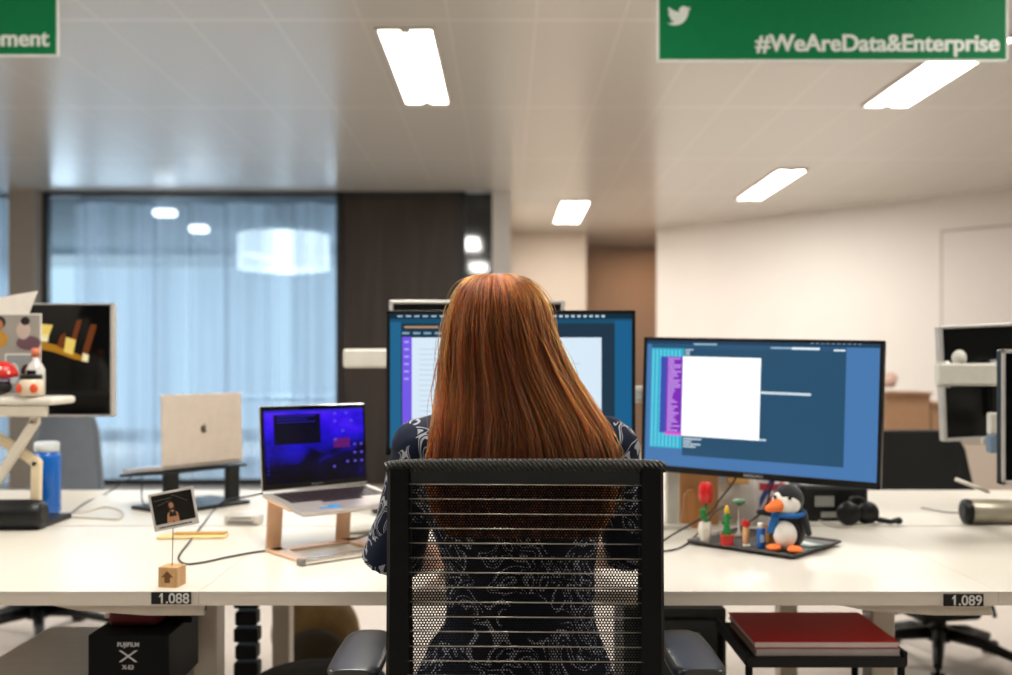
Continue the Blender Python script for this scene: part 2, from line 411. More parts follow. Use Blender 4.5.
desk(S1, S2, 2.752, 3.505, 'far white desk opposite the seated woman', G2, (1,))
desk(S2, S2+1.6, 2.752, 3.505, 'far white desk behind the right one, before the black chair', G2, (1,))
for dk, x, s, zt in ((desks[0], -.669, '1.088', .7175), (desks[1], .914, '1.089', .7135)):
    t = obj('number_tag', MB().box((0, 0, 0), (.080, .0018, .0245), bevel=.0006), M_black, dk, loc=(x-dk.location.x, 1.9655-dk.location.y, zt)); t['label'] = 'black tag with white digits'
    dg_ = text('digits', s, .0285, mat('tag_white', '#dcdcd6', rough=.5), t, (.006, -.0013, -.010), align='CENTER', bold=.0004, sx=.98)
    bm = bmesh.new(); bm.from_mesh(dg_.data); x0 = min(v.co.x for v in bm.verts); y1 = max(v.co.y for v in bm.verts if v.co.x < x0+.004)
    bm.faces.new([bm.verts.new((x0+a_, y1+b_, .0006)) for a_, b_ in ((-.0042, -.0062), (-.0036, -.0082), (.0015, -.0045), (.0015, 0), (0, 0), (-.001, -.0022))]); bm.to_mesh(dg_.data); bm.free()

# ------------------------------------------------------------ monitors
def screen_content(rects, w, h, y):
    """rects (x0,y0,x1,y1,mat) in 0..1 with y down; stacked thin layers"""
    mb = MB(); mats = []
    for k, (x0, y0, x1, y1, m) in enumerate(rects):
        if m not in mats: mats.append(m)
        mb.m(mats.index(m)).quad((x0-.5)*w, (.5-y1)*h, (x1-.5)*w, (.5-y0)*h, y-k*.000004-.0001)
    return mb, mats
def monitor(name, label, w, h, loc, rz, rects, frame_m, back_m=None, bz=(.009, .009, .009, .017), logo=False):
    t = thing(name, label, 'monitor', loc, rz)
    obj('housing', MB().box((0, .016, 0), (w, .028, h), bevel=.004).box((0, .036, -.01), (w*.6, .02, h*.55), bevel=.008), back_m or M_black, t)
    l, r, tp, bt = bz; mb = MB()
    mb.box((-w/2+l/2, 0, 0), (l, .01, h), bevel=.0015); mb.box((w/2-r/2, 0, 0), (r, .01, h), bevel=.0015)
    mb.box((0, 0, h/2-tp/2), (w, .01, tp), bevel=.0015); mb.box((0, 0, -h/2+bt/2), (w, .01, bt), bevel=.0015)
    obj('bezel', mb, frame_m, t)
    sw, sh = w-l-r, h-tp-bt
    m2, ms = screen_content(rects, sw, sh, -.0005)
    obj('screen', m2, ms, t, loc=((l-r)/2, 0, (bt-tp)/2))
    if logo:
        text('maker_mark', 'SAMSUNG', .011, mat('mark_grey', '#b9b9b9', rough=.4), t, (0, -.0055, -h/2+bt*.3), align='CENTER')
    return t
C = lambda h, e=1.: screenmat('px_%s_%g' % (h, e), '#'+h, e)
R = random.Random(5)
def textrows(x0, x1, y0, y1, n, m, hh=.006, minw=.2, maxw=1.):
    out = []
    for i in range(n):
        y = y0+(y1-y0)*i/n; out.append((x0, y, x0+(x1-x0)*R.uniform(minw, maxw), y+hh, m))
    return out
# centre monitor behind her head
rc = [(0, 0, 1, 1, C('174a66')), (0, .0, 1, .035, C('0e2a3c'))]
for i in range(9): rc.append((.03+i*.035, .01, .03+i*.035+.022, .022, C('9fb8c4')))
for i in range(12): rc.append((.60+i*.025, .008, .60+i*.025+.014, .024, C('b8ccd6')))
rc += [(.04, .07, .93, .97, C('1c3344')), (.06, .09, .2, .105, C('b08a6a')), (.22, .09, .4, .1, C('6a8da0'))]
for i in range(14): rc.append((.05+i*.045, .135, .05+i*.045+.03, .15, C('7fa3b8')))
rc += [(.05, .17, .09, 1., C('6f55dc', 1.)), (.09, .175, .875, 1., C('cfe0ee', 1.0)), (.93, .05, 1, 1, C('175a86')), (.0, .06, .045, 1, C('1f5f86'))]
for i in range(6): rc.append((.058, .2+i*.055, .078, .215+i*.055, C('a99cf0')))
rc += textrows(.12, .34, .26, .95, 18, C('a9bccb'), .005, .3, 1)
rc += textrows(.62, .84, .30, .9, 9, C('a9bccb'), .005, .3, .8)
monitor('monitor', 'wide black monitor straight behind the red hair, white page on screen', .612, .356, (.012, 2.42, 1.137), 0, rc, M_black)
# right hand monitor
rr = [(0, 0, 1, 1, C('4674a8')), (0, 0, 1, .028, C('223f58')), (.02, .045, .855, .075, C('2c5272')), (.16, .075, .855, .895, C('274d69')), (.02, .075, .16, .845, C('36a4c2', 1.))]
for i in range(8): rr.append((.025+i*.016, .085, .031+i*.016, .84, C('66cfe4', 1.)))
for i in range(10): rr.append((.7+i*.023, .008, .7+i*.023+.012, .02, C('a9c4d6')))
rr += [(.2, .035, .3, .045, C('a9c4d6')), (.53, .052, .62, .062, C('9fc0d6')), (.62, .05, .74, .066, C('dfeef6')), (.8, .06, .85, .072, C('dfeef6'))]
rr += [(.06, .14, .085, .73, C('3a4ea8', 1.)), (.085, .14, .157, .745, C('7a2bb0', 1.)), (.155, .135, .49, .745, C('f4f8fb', 1.12))]
rr += textrows(.092, .15, .15, .72, 34, C('c79be6'), .009, .3, 1)
rr += [(.085, .72, .157, .745, C('d05acb')), (.17, .68, .47, .684, C('c9d4d6')), (.49, .385, .71, .393, C('b8ccd6'))]
for i in range(18): rr.append((.495+i*.0118, .379, .495+i*.0118+.009, .398, C('d6e4ec')))
rr += textrows(.165, .25, .76, .84, 4, C('c6d8e4'), .01, .4, 1)
rr += [(.49, .73, .52, .745, C('b8ccd6'))]
rr += textrows(.165, .21, .08, .13, 3, C('c6d8e4'), .008, .4, 1)
rr = [rr[0], rr[1]]+[(x0+.032*x0*(1-x0)*4*.9, .5+(y0-.5)*1.035, x1+.032*x1*(1-x1)*4*.9, .5+(y1-.5)*1.035, m_) for x0, y0, x1, y1, m_ in rr[2:]]
rzm = math.atan2(2.36-2.66, .904-.373)
monitor('monitor', 'wide black monitor turned inward on the right showing a blue desktop', .612, .359, (.6365, 2.51, 1.068), rzm, rr, M_black, logo=True).rotation_euler = (0, .026, rzm)
# dark screen at the far right edge
monitor('monitor', 'switched off black monitor cut by the right edge of the frame', .53, .338, (1.235+.265, 2.45, 1.050), 0, [(0, 0, 1, 1, M_blackglass)], M_silver, bz=(.007, .007, .009, .012))
# rear view monitors on the far desk
def rear_monitor(label, w, h, loc, rz):
    t = thing('monitor', label, 'monitor', loc, rz)
    obj('housing', MB().box((0, .004, 0), (w-.012, .02, h-.012), bevel=.003).box((0, -.018, -.02), (w*.5, .03, h*.5), bevel=.01), mat('glossy_black_back', '#0d0e0d', rough=.22), t)
    mb = MB()
    for s in (-1, 1): mb.box((s*(w/2-.004), .004, 0), (.011, .034, h), bevel=.003); mb.box((0, .004, s*(h/2-.004)), (w, .034, .010), bevel=.003)
    obj('frame', mb, M_silver, t)
    mb = MB(); mb.box((0, -.036, -.02), (.1, .008, .1), bevel=.003); mb.box((.02, -.034, -.05), (.06, .005, .025), bevel=.002)
    obj('mount_plate', mb, M_cream, t)
    return t
rear_monitor('silver framed black monitor back, low behind the white arm on the right', .51, .342, (1.548, 2.93, 1.134), 0).rotation_euler = (0, -.045, 0)
rear_monitor('silver framed monitor back mostly hidden behind the centre monitor', .505, .33, (-.084, 2.86, 1.20), 0)
# left dark monitor with flat emissive golden shapes laid on it
gm = monitor('monitor', 'silver framed dark monitor with flat golden shapes on it, by the left riser', .51, .338, (-1.425, 2.93, 1.193), 0,
    [(0, 0, 1, 1, M_blackglass)], M_silver, M_silver, bz=(.004, .007, .005, .006))
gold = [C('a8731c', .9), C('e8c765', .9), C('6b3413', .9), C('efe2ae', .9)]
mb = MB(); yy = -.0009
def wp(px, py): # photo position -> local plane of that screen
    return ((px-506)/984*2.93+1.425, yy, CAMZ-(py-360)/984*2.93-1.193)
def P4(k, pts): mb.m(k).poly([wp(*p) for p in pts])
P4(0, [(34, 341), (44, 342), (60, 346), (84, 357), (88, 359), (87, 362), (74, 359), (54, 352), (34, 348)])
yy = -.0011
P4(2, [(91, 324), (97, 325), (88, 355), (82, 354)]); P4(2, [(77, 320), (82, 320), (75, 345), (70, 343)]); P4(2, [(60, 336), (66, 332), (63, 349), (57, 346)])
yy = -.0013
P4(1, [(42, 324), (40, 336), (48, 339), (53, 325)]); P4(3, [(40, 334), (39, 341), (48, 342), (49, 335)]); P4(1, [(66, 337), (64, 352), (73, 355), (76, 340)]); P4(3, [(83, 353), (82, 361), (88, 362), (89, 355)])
obj('gold_shapes', mb, gold, gm)

# arms and posts that carry the screens
def arm(label, base, parts, grp=None):
    t = thing('monitor_mount', label, 'monitor mount', base, 0, grp)
    return t
t = arm('white monitor arm with a tall square post on the desk centre line', (.46, 2.72, DZ), None)
obj('post', MB().box((0, 0, .22), (.034, .034, .44), bevel=.004).box((0, 0, .006), (.09, .07, .012), bevel=.003), M_steelw, t)
obj('arm', MB().box((-.18, -.08, .37), (.42, .04, .045), rot=(0, 0, .45), bevel=.01).cyl((0, 0, .34), (0, 0, .40), .028), M_steelw, t)
obj('arm', MB().box((.09, -.055, .30), (.2, .035, .04), rot=(0, 0, -.5), bevel=.01).cyl((0, 0, .27), (0, 0, .33), .028), M_steelw, t)
obj('mount_plate', MB().box((-.42, -.24, .41), (.1, .012, .1), bevel=.003), M_steelw, t)
t = arm('white monitor arm beam reaching out left of the centre monitor', (-.12, 3.0, DZ+0), None)
obj('beam', MB().box((.02, 0, .468), (.79, .035, .058), bevel=.008), M_steelw, t)
obj('post', MB().cyl((0, 0, 0), (0, 0, .5), .018).cyl((0, 0, 0), (0, 0, .012), .05), M_steelw, t)
obj('end_cap', MB().box((.425, 0, .425), (.03, .04, .06), bevel=.005), M_grey, t)
t = arm('white monitor arm beam with round knob at the right edge', (1.48, 2.80, DZ), None)
obj('beam', MB().box((-.12, 0, .422), (.27, .04, .064), bevel=.007), M_steelw, t)
obj('joint', MB().cyl((-.235, 0, .385), (-.235, 0, .46), .018), M_silver, t)
obj('knob', MB().ell((-.19, 0, .468), (.02, .02, .024)), M_steelw, t)
obj('post', MB().cyl((0, 0, 0), (0, 0, .47), .019).cyl((0, 0, 0), (0, 0, .014), .05), M_steelw, t)
obj('arm', MB().box((.02, -.15, .33), (.04, .31, .045), bevel=.008), M_steelw, t)
obj('cable_clip', MB().box((-.155, -.12, .29), (.022, .03, .06), bevel=.006).m(1).box((-.155, -.12, .235), (.024, .03, .05), bevel=.004).m(0).box((-.08, -.1, .24), (.19, .012, .02), bevel=.003), [M_steelw, mat('slate_blue_plastic', '#6f8296', rough=.4)], t)

# ------------------------------------------------------------ open laptop on its stand
la = math.radians(40)
lp = thing('laptop', 'open silver laptop with blue purple screen on a rose gold stand', 'laptop', (-.486, 2.5275, .864), la)
# local: x along hinge (-.152..152), -y towards user, deck slopes down a little
sl = math.radians(6.5); W_, D_ = .304, .212
Md = Matrix.Rotation(sl, 4, 'X')
mb = MB(); mb.box((0, -D_/2, -.006), (W_, D_, .011), bevel=.004)
o = obj('keyboard_deck', mb, M_alu, lp, rot=(sl, 0, 0))
mb = MB()
for r in range(5):
    for k in range(13): mb.box((-.123+k*.0205, -.03-r*.0195, .0004), (.0178, .0165, .0016), bevel=.0005, seg=1)
mb.box((0, -.127, .0004), (.11, .0165, .0016))
obj('keys', mb, mat('key_black', '#26191f', rough=.4), o)
obj('trackpad', MB().box((0, -.172, .0001), (.13, .068, .0008)), mat('trackpad_silver', '#b9b0ae', rough=.3, metal=.5), o)
obj('sticker', MB().lathe([(.016, 0), (.016, .0008), (.0, .0009)], c=(-.055, -.185, 0), n=20).box((-.083, -.187, .0003), (.028, .007, .0008)), mat('sticker_blue', '#2f8fd6', rough=.5), o)
tl = math.radians(-4)
lid = obj('lid', MB().box((0, .003, .106), (W_, .006, .212), bevel=.004), M_alu, lp, loc=(0, 0, .002), rot=(tl, 0, 0))
obj('screen_border', MB().box((0, -.0012, .107), (W_-.003, .0045, .208), bevel=.0018), M_blackglass, lid)
sm = bpy.data.materials.new('laptop_wallpaper'); sm.use_nodes = True; nt = sm.node_tree; b_ = nt.nodes['Principled BSDF']; b_.inputs['Base Color'].default_value = (0, 0, 0, 1); b_.inputs['Roughness'].default_value = .25; b_.inputs['Specular IOR Level'].default_value = .25
tc = nt.nodes.new('ShaderNodeTexCoord'); mp = nt.nodes.new('ShaderNodeMapping'); mp.inputs['Scale'].default_value = (12, 1, 18); n = nt.nodes.new('ShaderNodeTexNoise'); n.inputs['Scale'].default_value = 1.; n.inputs['Detail'].default_value = 4; n.inputs['Distortion'].default_value = .7
r_ = nt.nodes.new('ShaderNodeValToRGB'); cr = r_.color_ramp
cr.elements[0].position = .1; cr.elements[0].color = lin('#04020c'); cr.elements[1].position = .9; cr.elements[1].color = lin('#5a2cff')
for p_, c_ in ((.3, '#0a0530'), (.5, '#1a10b8'), (.68, '#3512e8')):
    e = cr.elements.new(p_); e.color = lin(c_)
sp_ = nt.nodes.new('ShaderNodeSeparateXYZ'); ma = nt.nodes.new('ShaderNodeMath'); ma.operation = 'MULTIPLY_ADD'; ma.inputs[1].default_value = 3.6; ma.inputs[2].default_value = -.36
ad = nt.nodes.new('ShaderNodeMath'); ad.operation = 'MULTIPLY_ADD'; ad.inputs[1].default_value = .8
nt.links.new(tc.outputs['Object'], mp.inputs[0]); nt.links.new(mp.outputs[0], n.inputs[0]); nt.links.new(tc.outputs['Object'], sp_.inputs[0]); nt.links.new(sp_.outputs['Z'], ma.inputs[0])
nt.links.new(n.outputs['Fac'], ad.inputs[0]); nt.links.new(ma.outputs[0], ad.inputs[2]); nt.links.new(ad.outputs[0], r_.inputs[0]); nt.links.new(r_.outputs[0], b_.inputs['Emission Color']); b_.inputs['Emission Strength'].default_value = .9
ms = [sm, C('08061c'), C('2a22b8'), C('5a4cd0'), C('5a1466')]
mb = MB(); sw, sh = W_-.018, .184
def SQ(k, x0, y0, x1, y1, lay): mb.m(k).quad((x0-.5)*sw, .108+(.5-y1)*sh, (x1-.5)*sw, .108+(.5-y0)*sh, -.0037-lay*.0001)
SQ(0, 0, 0, 1, 1, 0); SQ(2, 0, 0, 1, .03, 1); SQ(1, .09, .06, .55, .47, 1); SQ(2, .12, .08, .5, .09, 2); SQ(2, .12, .12, .42, .128, 2); SQ(2, .12, .16, .5, .168, 2); SQ(4, .68, .42, .85, .55, 1)
for (x, y) in ((.7, .05), (.7, .16), (.82, .05), (.87, .16), (.78, .3), (.7, .42), (.9, .5), (.97, .5), (.9, .62), (.97, .62), (.82, .74), (.9, .74), (.97, .74), (.68, .8)): SQ(3, x-.013, y, x+.013, y+.03, 2)
for i in range(12): SQ(2, .02, .3+i*.05, .035, .315+i*.05, 2)
obj('screen', mb, ms, lid)
text('maker_mark', 'MacBook Pro', .006, mat('mark_grey2', '#8a8a8a', rough=.4), lid, (0, -.0038, .0085), align='CENTER')

M_rose = mat('rose_gold_metal', '#dcb592', rough=.35, metal=.25)
st = thing('laptop_stand', 'rose gold laptop stand with two flat legs under the open laptop', 'laptop stand', (-.486, 2.5275, DZ), la)
def plate(p, q, wdt, th): # flat bar in the local yz plane
    pass
for lx in (-.135, .06):
    obj('leg', MB().box((lx, -.032, .060), (.042, .005, .130), rot=(.10, 0, 0), bevel=.002).box((lx, -.09, .1145), (.042, .12, .005), rot=(sl, 0, 0), bevel=.002), M_rose, st)
mb = MB(); mb.box((-.04, -.07, .003), (.24, .04, .006), bevel=.002); mb.box((-.15, -.15, .003), (.045, .2, .006), bevel=.002); mb.box((.06, -.15, .003), (.045, .2, .006), bevel=.002)
obj('base', mb, M_rose, st)
obj('front_bar', MB().box((-.045, -.256, .008), (.27, .022, .014), bevel=.006).m(1).box((-.182, -.256, .008), (.014, .024, .016), bevel=.004), [mat('chrome', '#d8d2c8', rough=.15, metal=.9), M_grey], st)

# ------------------------------------------------------------ silver laptop seen from behind
lb = thing('laptop', 'silver laptop seen from behind with small fruit mark on its lid', 'laptop', (-.945, 3.075, .862), math.radians(54))
# lid faces away; the lid back faces the camera
lidb = obj('lid', MB().box((0, 0, .117), (.300, .006, .218), bevel=.004), mat('lid_silver', '#cdbfb2', rough=.4, metal=.2), lb, rot=(-.03, 0, 0))
APPLE = [(0, .55), (.25, .62), (.5, .5), (.62, .33), (.46, .12), (.5, -.2), (.68, -.35), (.5, -.72), (.28, -.88), (0, -.78), (-.28, -.88), (-.55, -.6), (-.7, -.2), (-.66, .2), (-.5, .5), (-.25, .62)]
mb = MB(); mb.prism([(x*.0165, z*.0165) for x, z in APPLE], .0006).prism([(x*.0165, z*.0165) for x, z in [(0, .68), (.05, .95), (.28, 1.12), (.25, .85)]], .0006)
obj('fruit_mark', mb, mat('mark_dark', '#5a4c40', rough=.3, metal=.4), lidb, loc=(.0, -.0036, .117))
obj('keyboard_deck', MB().box((0, .105, 0), (.3, .21, .012), bevel=.004), M_alu, lb, loc=(0, 0, .004), rot=(-.10, 0, 0))
sb = thing('laptop_stand', 'black laptop stand with two posts under the silver laptop', 'laptop stand', (-.945, 3.075, DZ), math.radians(54))
obj('tray', MB().box((.0, .10, 0), (.30, .25, .009), bevel=.003), M_black, sb, loc=(0, 0, .122), rot=(-.10, 0, 0))
for s in (-.105, .125): obj('leg', MB().box((s, .02, .06), (.048, .02, .12), bevel=.003), M_black, sb)
obj('base', MB().box((0, .06, .006), (.3, .2, .012), bevel=.004), M_black, sb)

# ------------------------------------------------------------ photo holder
ph = thing('photo_holder', 'wooden cube photo holder with wire clip at the desk edge', 'photo holder', (-.686, 2.022, DZ), math.radians(-9))
obj('cube_base', MB().box((0, 0, .0205), (.041, .041, .041), bevel=.002), wood('pine', '#b98c58', '#d3a871', 40), ph)
mb = MB(); mb.prism([(-.006, -.012), (.006, -.012), (.006, -.001), (.013, -.001), (0, .012), (-.013, -.001), (-.006, -.001)], .0004)
obj('burnt_mark', mb, mat('burnt_wood', '#6f4526', rough=.7), ph, loc=(0, -.0209, .0215))
obj('wire', MB().tube([(0, 0, .040), (.001, 0, .09), (.002, 0, .125)], .0009, n=8).tube([(.002, 0, .125), (.006, -.002, .132), (.0, -.003, .138), (-.004, -.001, .131)], .0009, n=8), M_charc, ph)
card = thing('instant_photo', 'small white bordered instant photo held above the wooden cube', 'photo', (-.682, 2.02, DZ+.157), 0, rot=(0, math.radians(-10), math.radians(10)))
obj('print', MB().box((0, 0, 0), (.090, .0012, .078), bevel=.0004, seg=1), mat('photo_paper', '#dedad2', rough=.3), card)
M_ph = [mat('photo_dark', '#15120f', rough=.25), mat('photo_skin', '#c98f68', rough=.4), mat('photo_shirt', '#1d1a1c', rough=.4), mat('photo_grey', '#5f5b55', rough=.4), mat('photo_hair', '#2a1812', rough=.4)]
mb = MB(); y = -.0009
mb.m(0).quad(-.040, -.026, .040, .034, y)
for (x0, z0, x1, z1) in ((-.036, .022, .0, .024), (.0, .03, .03, .012), (-.03, .012, -.008, .018)):
    mb.m(3).poly([(x0, y-.0001, z0), (x1, y-.0001, z1), (x1, y-.0001, z1+.0012), (x0, y-.0001, z0+.0012)])
def disc(mb, k, cx, cz, rx, rz, y, n=16): mb.m(k).poly([(cx+rx*math.cos(2*PI*i/n), y, cz+rz*math.sin(2*PI*i/n)) for i in range(n)])
disc(mb, 4, -.004, .008, .007, .012, y-.0002); disc(mb, 1, -.004, .009, .0045, .006, y-.0003)
mb.m(1).poly([(x, y-.0003, z) for x, z in ((-.017, -.026), (-.014, -.008), (-.007, -.001), (0, -.001), (.007, -.008), (.008, -.026))])
mb.m(2).poly([(x, y-.0004, z) for x, z in ((-.011, -.014), (-.009, -.003), (-.006, -.002), (-.003, -.007), (0, -.002), (.003, -.003), (.004, -.014))])
obj('picture', mb, M_ph, card)
mb = MB()
x = -.034
while x < .03:
    w_ = R.uniform(.002, .006); mb.quad(x, -.0345, x+w_, -.0315, -.0008); x += w_+.0012
obj('handwriting', mb, M_charc, card)

# ------------------------------------------------------------ small desk things, left
mb = MB(); mb.box((0, 0, .003), (.19, .05, .006), bevel=.0029)
t = thing('pen_tray', 'pale yellow long flat tray lying behind the instant photo', 'tray', (-.815, 2.56, DZ), math.radians(4))
obj('body', MB().box((0, 0, .004), (.175, .045, .008), bevel=.0035), mat('pale_yellow', '#e8cf92', rough=.5), t)
obj('insert', MB().box((.015, .006, .011), (.13, .018, .008), bevel=.004).tube([(.07, .005, .012), (.082, .008, .012), (.083, .018, .012)], .003, n=8), mat('tan_wood', '#c79a4f', rough=.5), t)
t = thing('acrylic_box', 'small clear box with grey strips on the far desk left of the open laptop', 'box', (-.74, 2.72+.06, DZ), math.radians(-6))
obj('body', MB().box((0, 0, .014), (.1, .05, .026), bevel=.004), mat('frosted_plastic', '#d9d3c9', rough=.3, alpha=.75), t)
obj('strip', MB().box((0, -.026, .009), (.075, .002, .006)).box((.0, -.026, .02), (.06, .002, .004)), M_grey, t)
def cable(label, pts, r=.0022, m=None, name='cable', grp='cables on the desks'):
    # smooth path through points
    P = [Vector(p) for p in pts]; out = []
    for i in range(len(P)-1):
        p0, p1, p2, p3 = P[max(i-1, 0)], P[i], P[i+1], P[min(i+2, len(P)-1)]
        for k in range(8):
            t_ = k/8; out.append(.5*((2*p1)+(p2-p0)*t_+(2*p0-5*p1+4*p2-p3)*t_*t_+(3*p1-p0-3*p2+p3)*t_**3))
    out.append(P[-1])
    return tag(obj(name, MB().tube(out, r, n=8), m or M_cable), label, 'cable', grp)
def D(px, py, dz=.0026): # a point on the desk surface from its bearing
    d = 984*(CAMZ-DZ-dz)/(py-360); return ((px-506)/984*d, d, DZ+dz)
cable('black charging cable looping across the desk from the open laptop', [(-.605, 2.44, .862), (-.73, 2.75, .810), (-.848, 3.0, .769), D(215, 509), D(204, 523), D(190, 541), D(180, 554), D(179, 560), D(187, 564), D(205, 562), D(228, 557), D(263, 551), D(300, 548), D(338, 542), D(360, 537), D(384, 529)], .0024)
cable('thin black cord rising from the far desk to the black laptop stand', [D(66, 517), D(85, 503), D(105, 494), (-1.22, 3.12, .80), (-1.17, 3.15, .842)], .002)
cable('thin black cord hanging from the left tip of the black stand tray', [(-1.17, 3.15, .842), (-1.14, 3.08, .81), (-1.12, 3.03, .76), D(150, 510)], .002)
cable('pale cord lying behind the left desk front, by the black riser base', [D(68, 513), D(85, 512), D(105, 507), D(122, 512), D(118, 519), D(96, 518), D(72, 517)], .0025, M_cablew)
t = thing('phone_charger', 'grey charger lump with black stubs behind the open laptop on the far desk', 'charger', (-.33, 3.0, DZ), .2)
obj('body', MB().box((0, 0, .02), (.16, .09, .04), bevel=.01), M_charc, t)
obj('lead', MB().tube([(-.08, 0, .02), (-.14, .03, .012), (-.2, .0, .006)], .006).tube([(.08, .0, .02), (.14, -.02, .01), (.19, -.04, .006)], .006), M_black, t)
t = thing('notebook', 'white open notebook lying behind the laptop near the centre monitor', 'notebook', (-.33, 2.72, DZ), .3)
obj('page', MB().box((-.06, 0, .006), (.12, .17, .01), rot=(0, -.05, 0), bevel=.003).box((.06, 0, .006), (.12, .17, .01), rot=(0, .05, 0), bevel=.003), mat('paper', '#dfdad0', rough=.7), t)

# ------------------------------------------------------------ left riser with its things
rs_ = thing('desk_riser', 'white raised desk shelf on scissor legs at the left edge', 'desk riser', (-1.57, 2.76, DZ))
obj('shelf', MB().box((-.01, -.04, .352), (.72, .15, .022), bevel=.010, seg=3), mat('shelf_white', '#ddd8cc', rough=.35), rs_)
mb = MB(); mb.box((-.0, -.10, .325), (.66, .02, .03), bevel=.003)
for i in range(9): mb.cyl((-.23+i*.062, -.112, .327), (-.23+i*.062, -.108, .327), .004, n=10)
obj('apron', mb, M_cream, rs_)
def flatbar(pts, y, wd, th):
    mb = MB()
    for (xa, za), (xb, zb) in zip(pts, pts[1:]):
        mb.box(((xa+xb)/2, y, (za+zb)/2), (math.hypot(xb-xa, zb-za)+wd*.5, th, wd), rot=(0, -math.atan2(zb-za, xb-xa), 0), bevel=.004)
    return mb
obj('scissor_leg', flatbar([(.292, .32), (.292, .294), (.12, .03)], -.09, .026, .018), M_cream, rs_)
obj('scissor_leg', flatbar([(.04, .335), (.278, .18), (.275, .05)], -.05, .028, .018), mat('scissor_cream', '#e0cfae', rough=.4), rs_)
obj('scissor_leg', flatbar([(-.25, .33), (-.1, .03)], -.09, .026, .018), M_cream, rs_)
obj('base', MB().tube([(-.35, -.07, .042), (.27, -.07, .042), (.300, -.07, .042), (.310, -.07, .042)], [.040, .040, .037, .024], n=24).box((0, .02, .008), (.6, .2, .016), bevel=.004), M_black, rs_)
obj('base_marks', MB().box((.172, -.110, .052), (.012, .006, .014)).box((.166, -.110, .032), (.012, .004, .012)), M_steelw, rs_)
RZ = DZ+.366
wbm = thing('water_bottle', 'blue water bottle with white cap behind the riser legs', 'bottle', (-1.393, 2.985, DZ))
obj('body', MB().lathe([(.036, 0), (.040, .006), (.040, .17), (.036, .182), (.03, .186)], n=32), mat('blue_plastic', '#0a66c4', rough=.22, spec=.6), wbm)
obj('cap', MB().lathe([(.031, .184), (.036, .188), (.036, .212), (.03, .216)], n=32), mat('cap_white', '#e6ecee', rough=.4), wbm)
t = tag(obj('paper_sheet', MB().prism([(-.18, 0), (.03, 0), (.048, .215), (.079, .292), (-.02, .275), (-.18, .26)], .002), mat('paper_warm', '#e7e0d6', rough=.7), loc=(-1.398, 2.778, RZ), rot=(.02, 0, 0)), 'white paper sheet standing upright behind the family photos', 'paper')
def photo_print(label, loc, w, h, rot, bg, figs):
    t = thing('photo_print', label, 'photo', loc, 0, 'photos on the riser', rot)
    obj('print', MB().box((0, 0, h/2), (w, .0015, h)), mat('photo_paper', '#dedad2', rough=.3), t)
    mb = MB(); mb.m(0).quad(-w/2+.004, .004, w/2-.004, h-.004, -.001); ms = [bg]
    for k, (m, cx, cz, rx, rz) in enumerate(figs):
        ms.append(m); disc(mb, len(ms)-1, cx, cz, rx, rz, -.0012-k*.0002)
    obj('picture', mb, ms, t); return t
pa, pb_, pc, pdk = mat('print_bg', '#9a958c', rough=.3), mat('print_ochre', '#b98a3c', rough=.3), mat('print_skin', '#a9714f', rough=.3), mat('print_dark', '#2b211d', rough=.3)
photo_print('tall colour print of two people standing on the riser', (-1.388, 2.765, RZ), .16, .228, (-.03, 0, 0), pa,
    [(pb_, -.045, .155, .032, .026), (pdk, -.04, .203, .02, .018), (pc, -.04, .195, .013, .016), (mat('print_mauve', '#6d5058', rough=.3), .045, .145, .035, .02), (mat('print_lace', '#c0aca0', rough=.3), .03, .18, .02, .025), (pdk, .035, .207, .013, .012)])
photo_print('lower grey print leaning behind the fruit jar on the riser', (-1.345, 2.735, RZ), .10, .115, (-.05, 0, 0), mat('print_grey', '#8f9796', rough=.3), [(pdk, .01, .065, .015, .02), (mat('print_pale', '#c9cfcf', rough=.3), -.025, .06, .016, .03)])
t = thing('jar', 'small glass jar of orange fruit with black lid on the riser', 'jar', (-1.288, 2.67, RZ))
obj('body', MB().lathe([(.028, 0), (.033, .004), (.033, .038), (.026, .046)], n=28), mat('jar_glass', '#d9c9b0', rough=.1, spec=.7), t)
obj('lid', MB().lathe([(.027, .045), (.028, .046), (.028, .056), (.026, .058)], n=28), M_black, t)
mb = MB()
for a_ in (-.55, .55): mb.ell((.0335*math.sin(a_), -.0335*math.cos(a_)+.002, .02), (.013, .006, .013))
obj('fruit', mb, mat('fruit_red', '#d84a22', rough=.4), t)
t = thing('glass_bottle', 'clear bottle with orange cap and black print beside the jar on the riser', 'bottle', (-1.298, 2.715, RZ))
obj('body', MB().lathe([(.022, 0), (.025, .004), (.025, .07), (.018, .085), (.009, .095), (.009, .108)], n=24), mat('clear_white', '#cdc9c2', rough=.15), t)
obj('cap', MB().lathe([(.011, .106), (.011, .128), (.008, .13)], n=20), mat('orange_cap', '#d77a55', rough=.4), t)
obj('label_print', MB().box((0, -.025, .062), (.025, .002, .014)).box((0, -.0255, .045), (.018, .002, .006)), M_black, t)
t = thing('toy_mushroom', 'red spotted toy beside the jar on the riser', 'toy', (-1.366, 2.675, RZ))
obj('stalk', MB().lathe([(.016, 0), (.018, .01), (.013, .05), (.012, .06)], n=20), mat('toy_cream', '#e0d5c4', rough=.5), t)
mb = MB(); mb.lathe([(.004, .046), (.036, .052), (.037, .062), (.026, .082), (.008, .092), (.0, .093)], n=28)
cap_ = obj('cap', mb, mat('toy_red', '#cc1c14', rough=.35), t)
mb = MB()
for a_, z_ in ((-.5, .066), (.2, .074), (.8, .062), (-1.2, .072), (0, .058)): mb.ell((.033*math.sin(a_), -.033*math.cos(a_), z_), (.0055, .004, .0055))
obj('spots', mb, mat('toy_cream', '#e0d5c4'), cap_)
t = thing('camera_toy', 'black and lilac round toy at the left end of the riser', 'toy', (-1.372, 2.668, RZ))
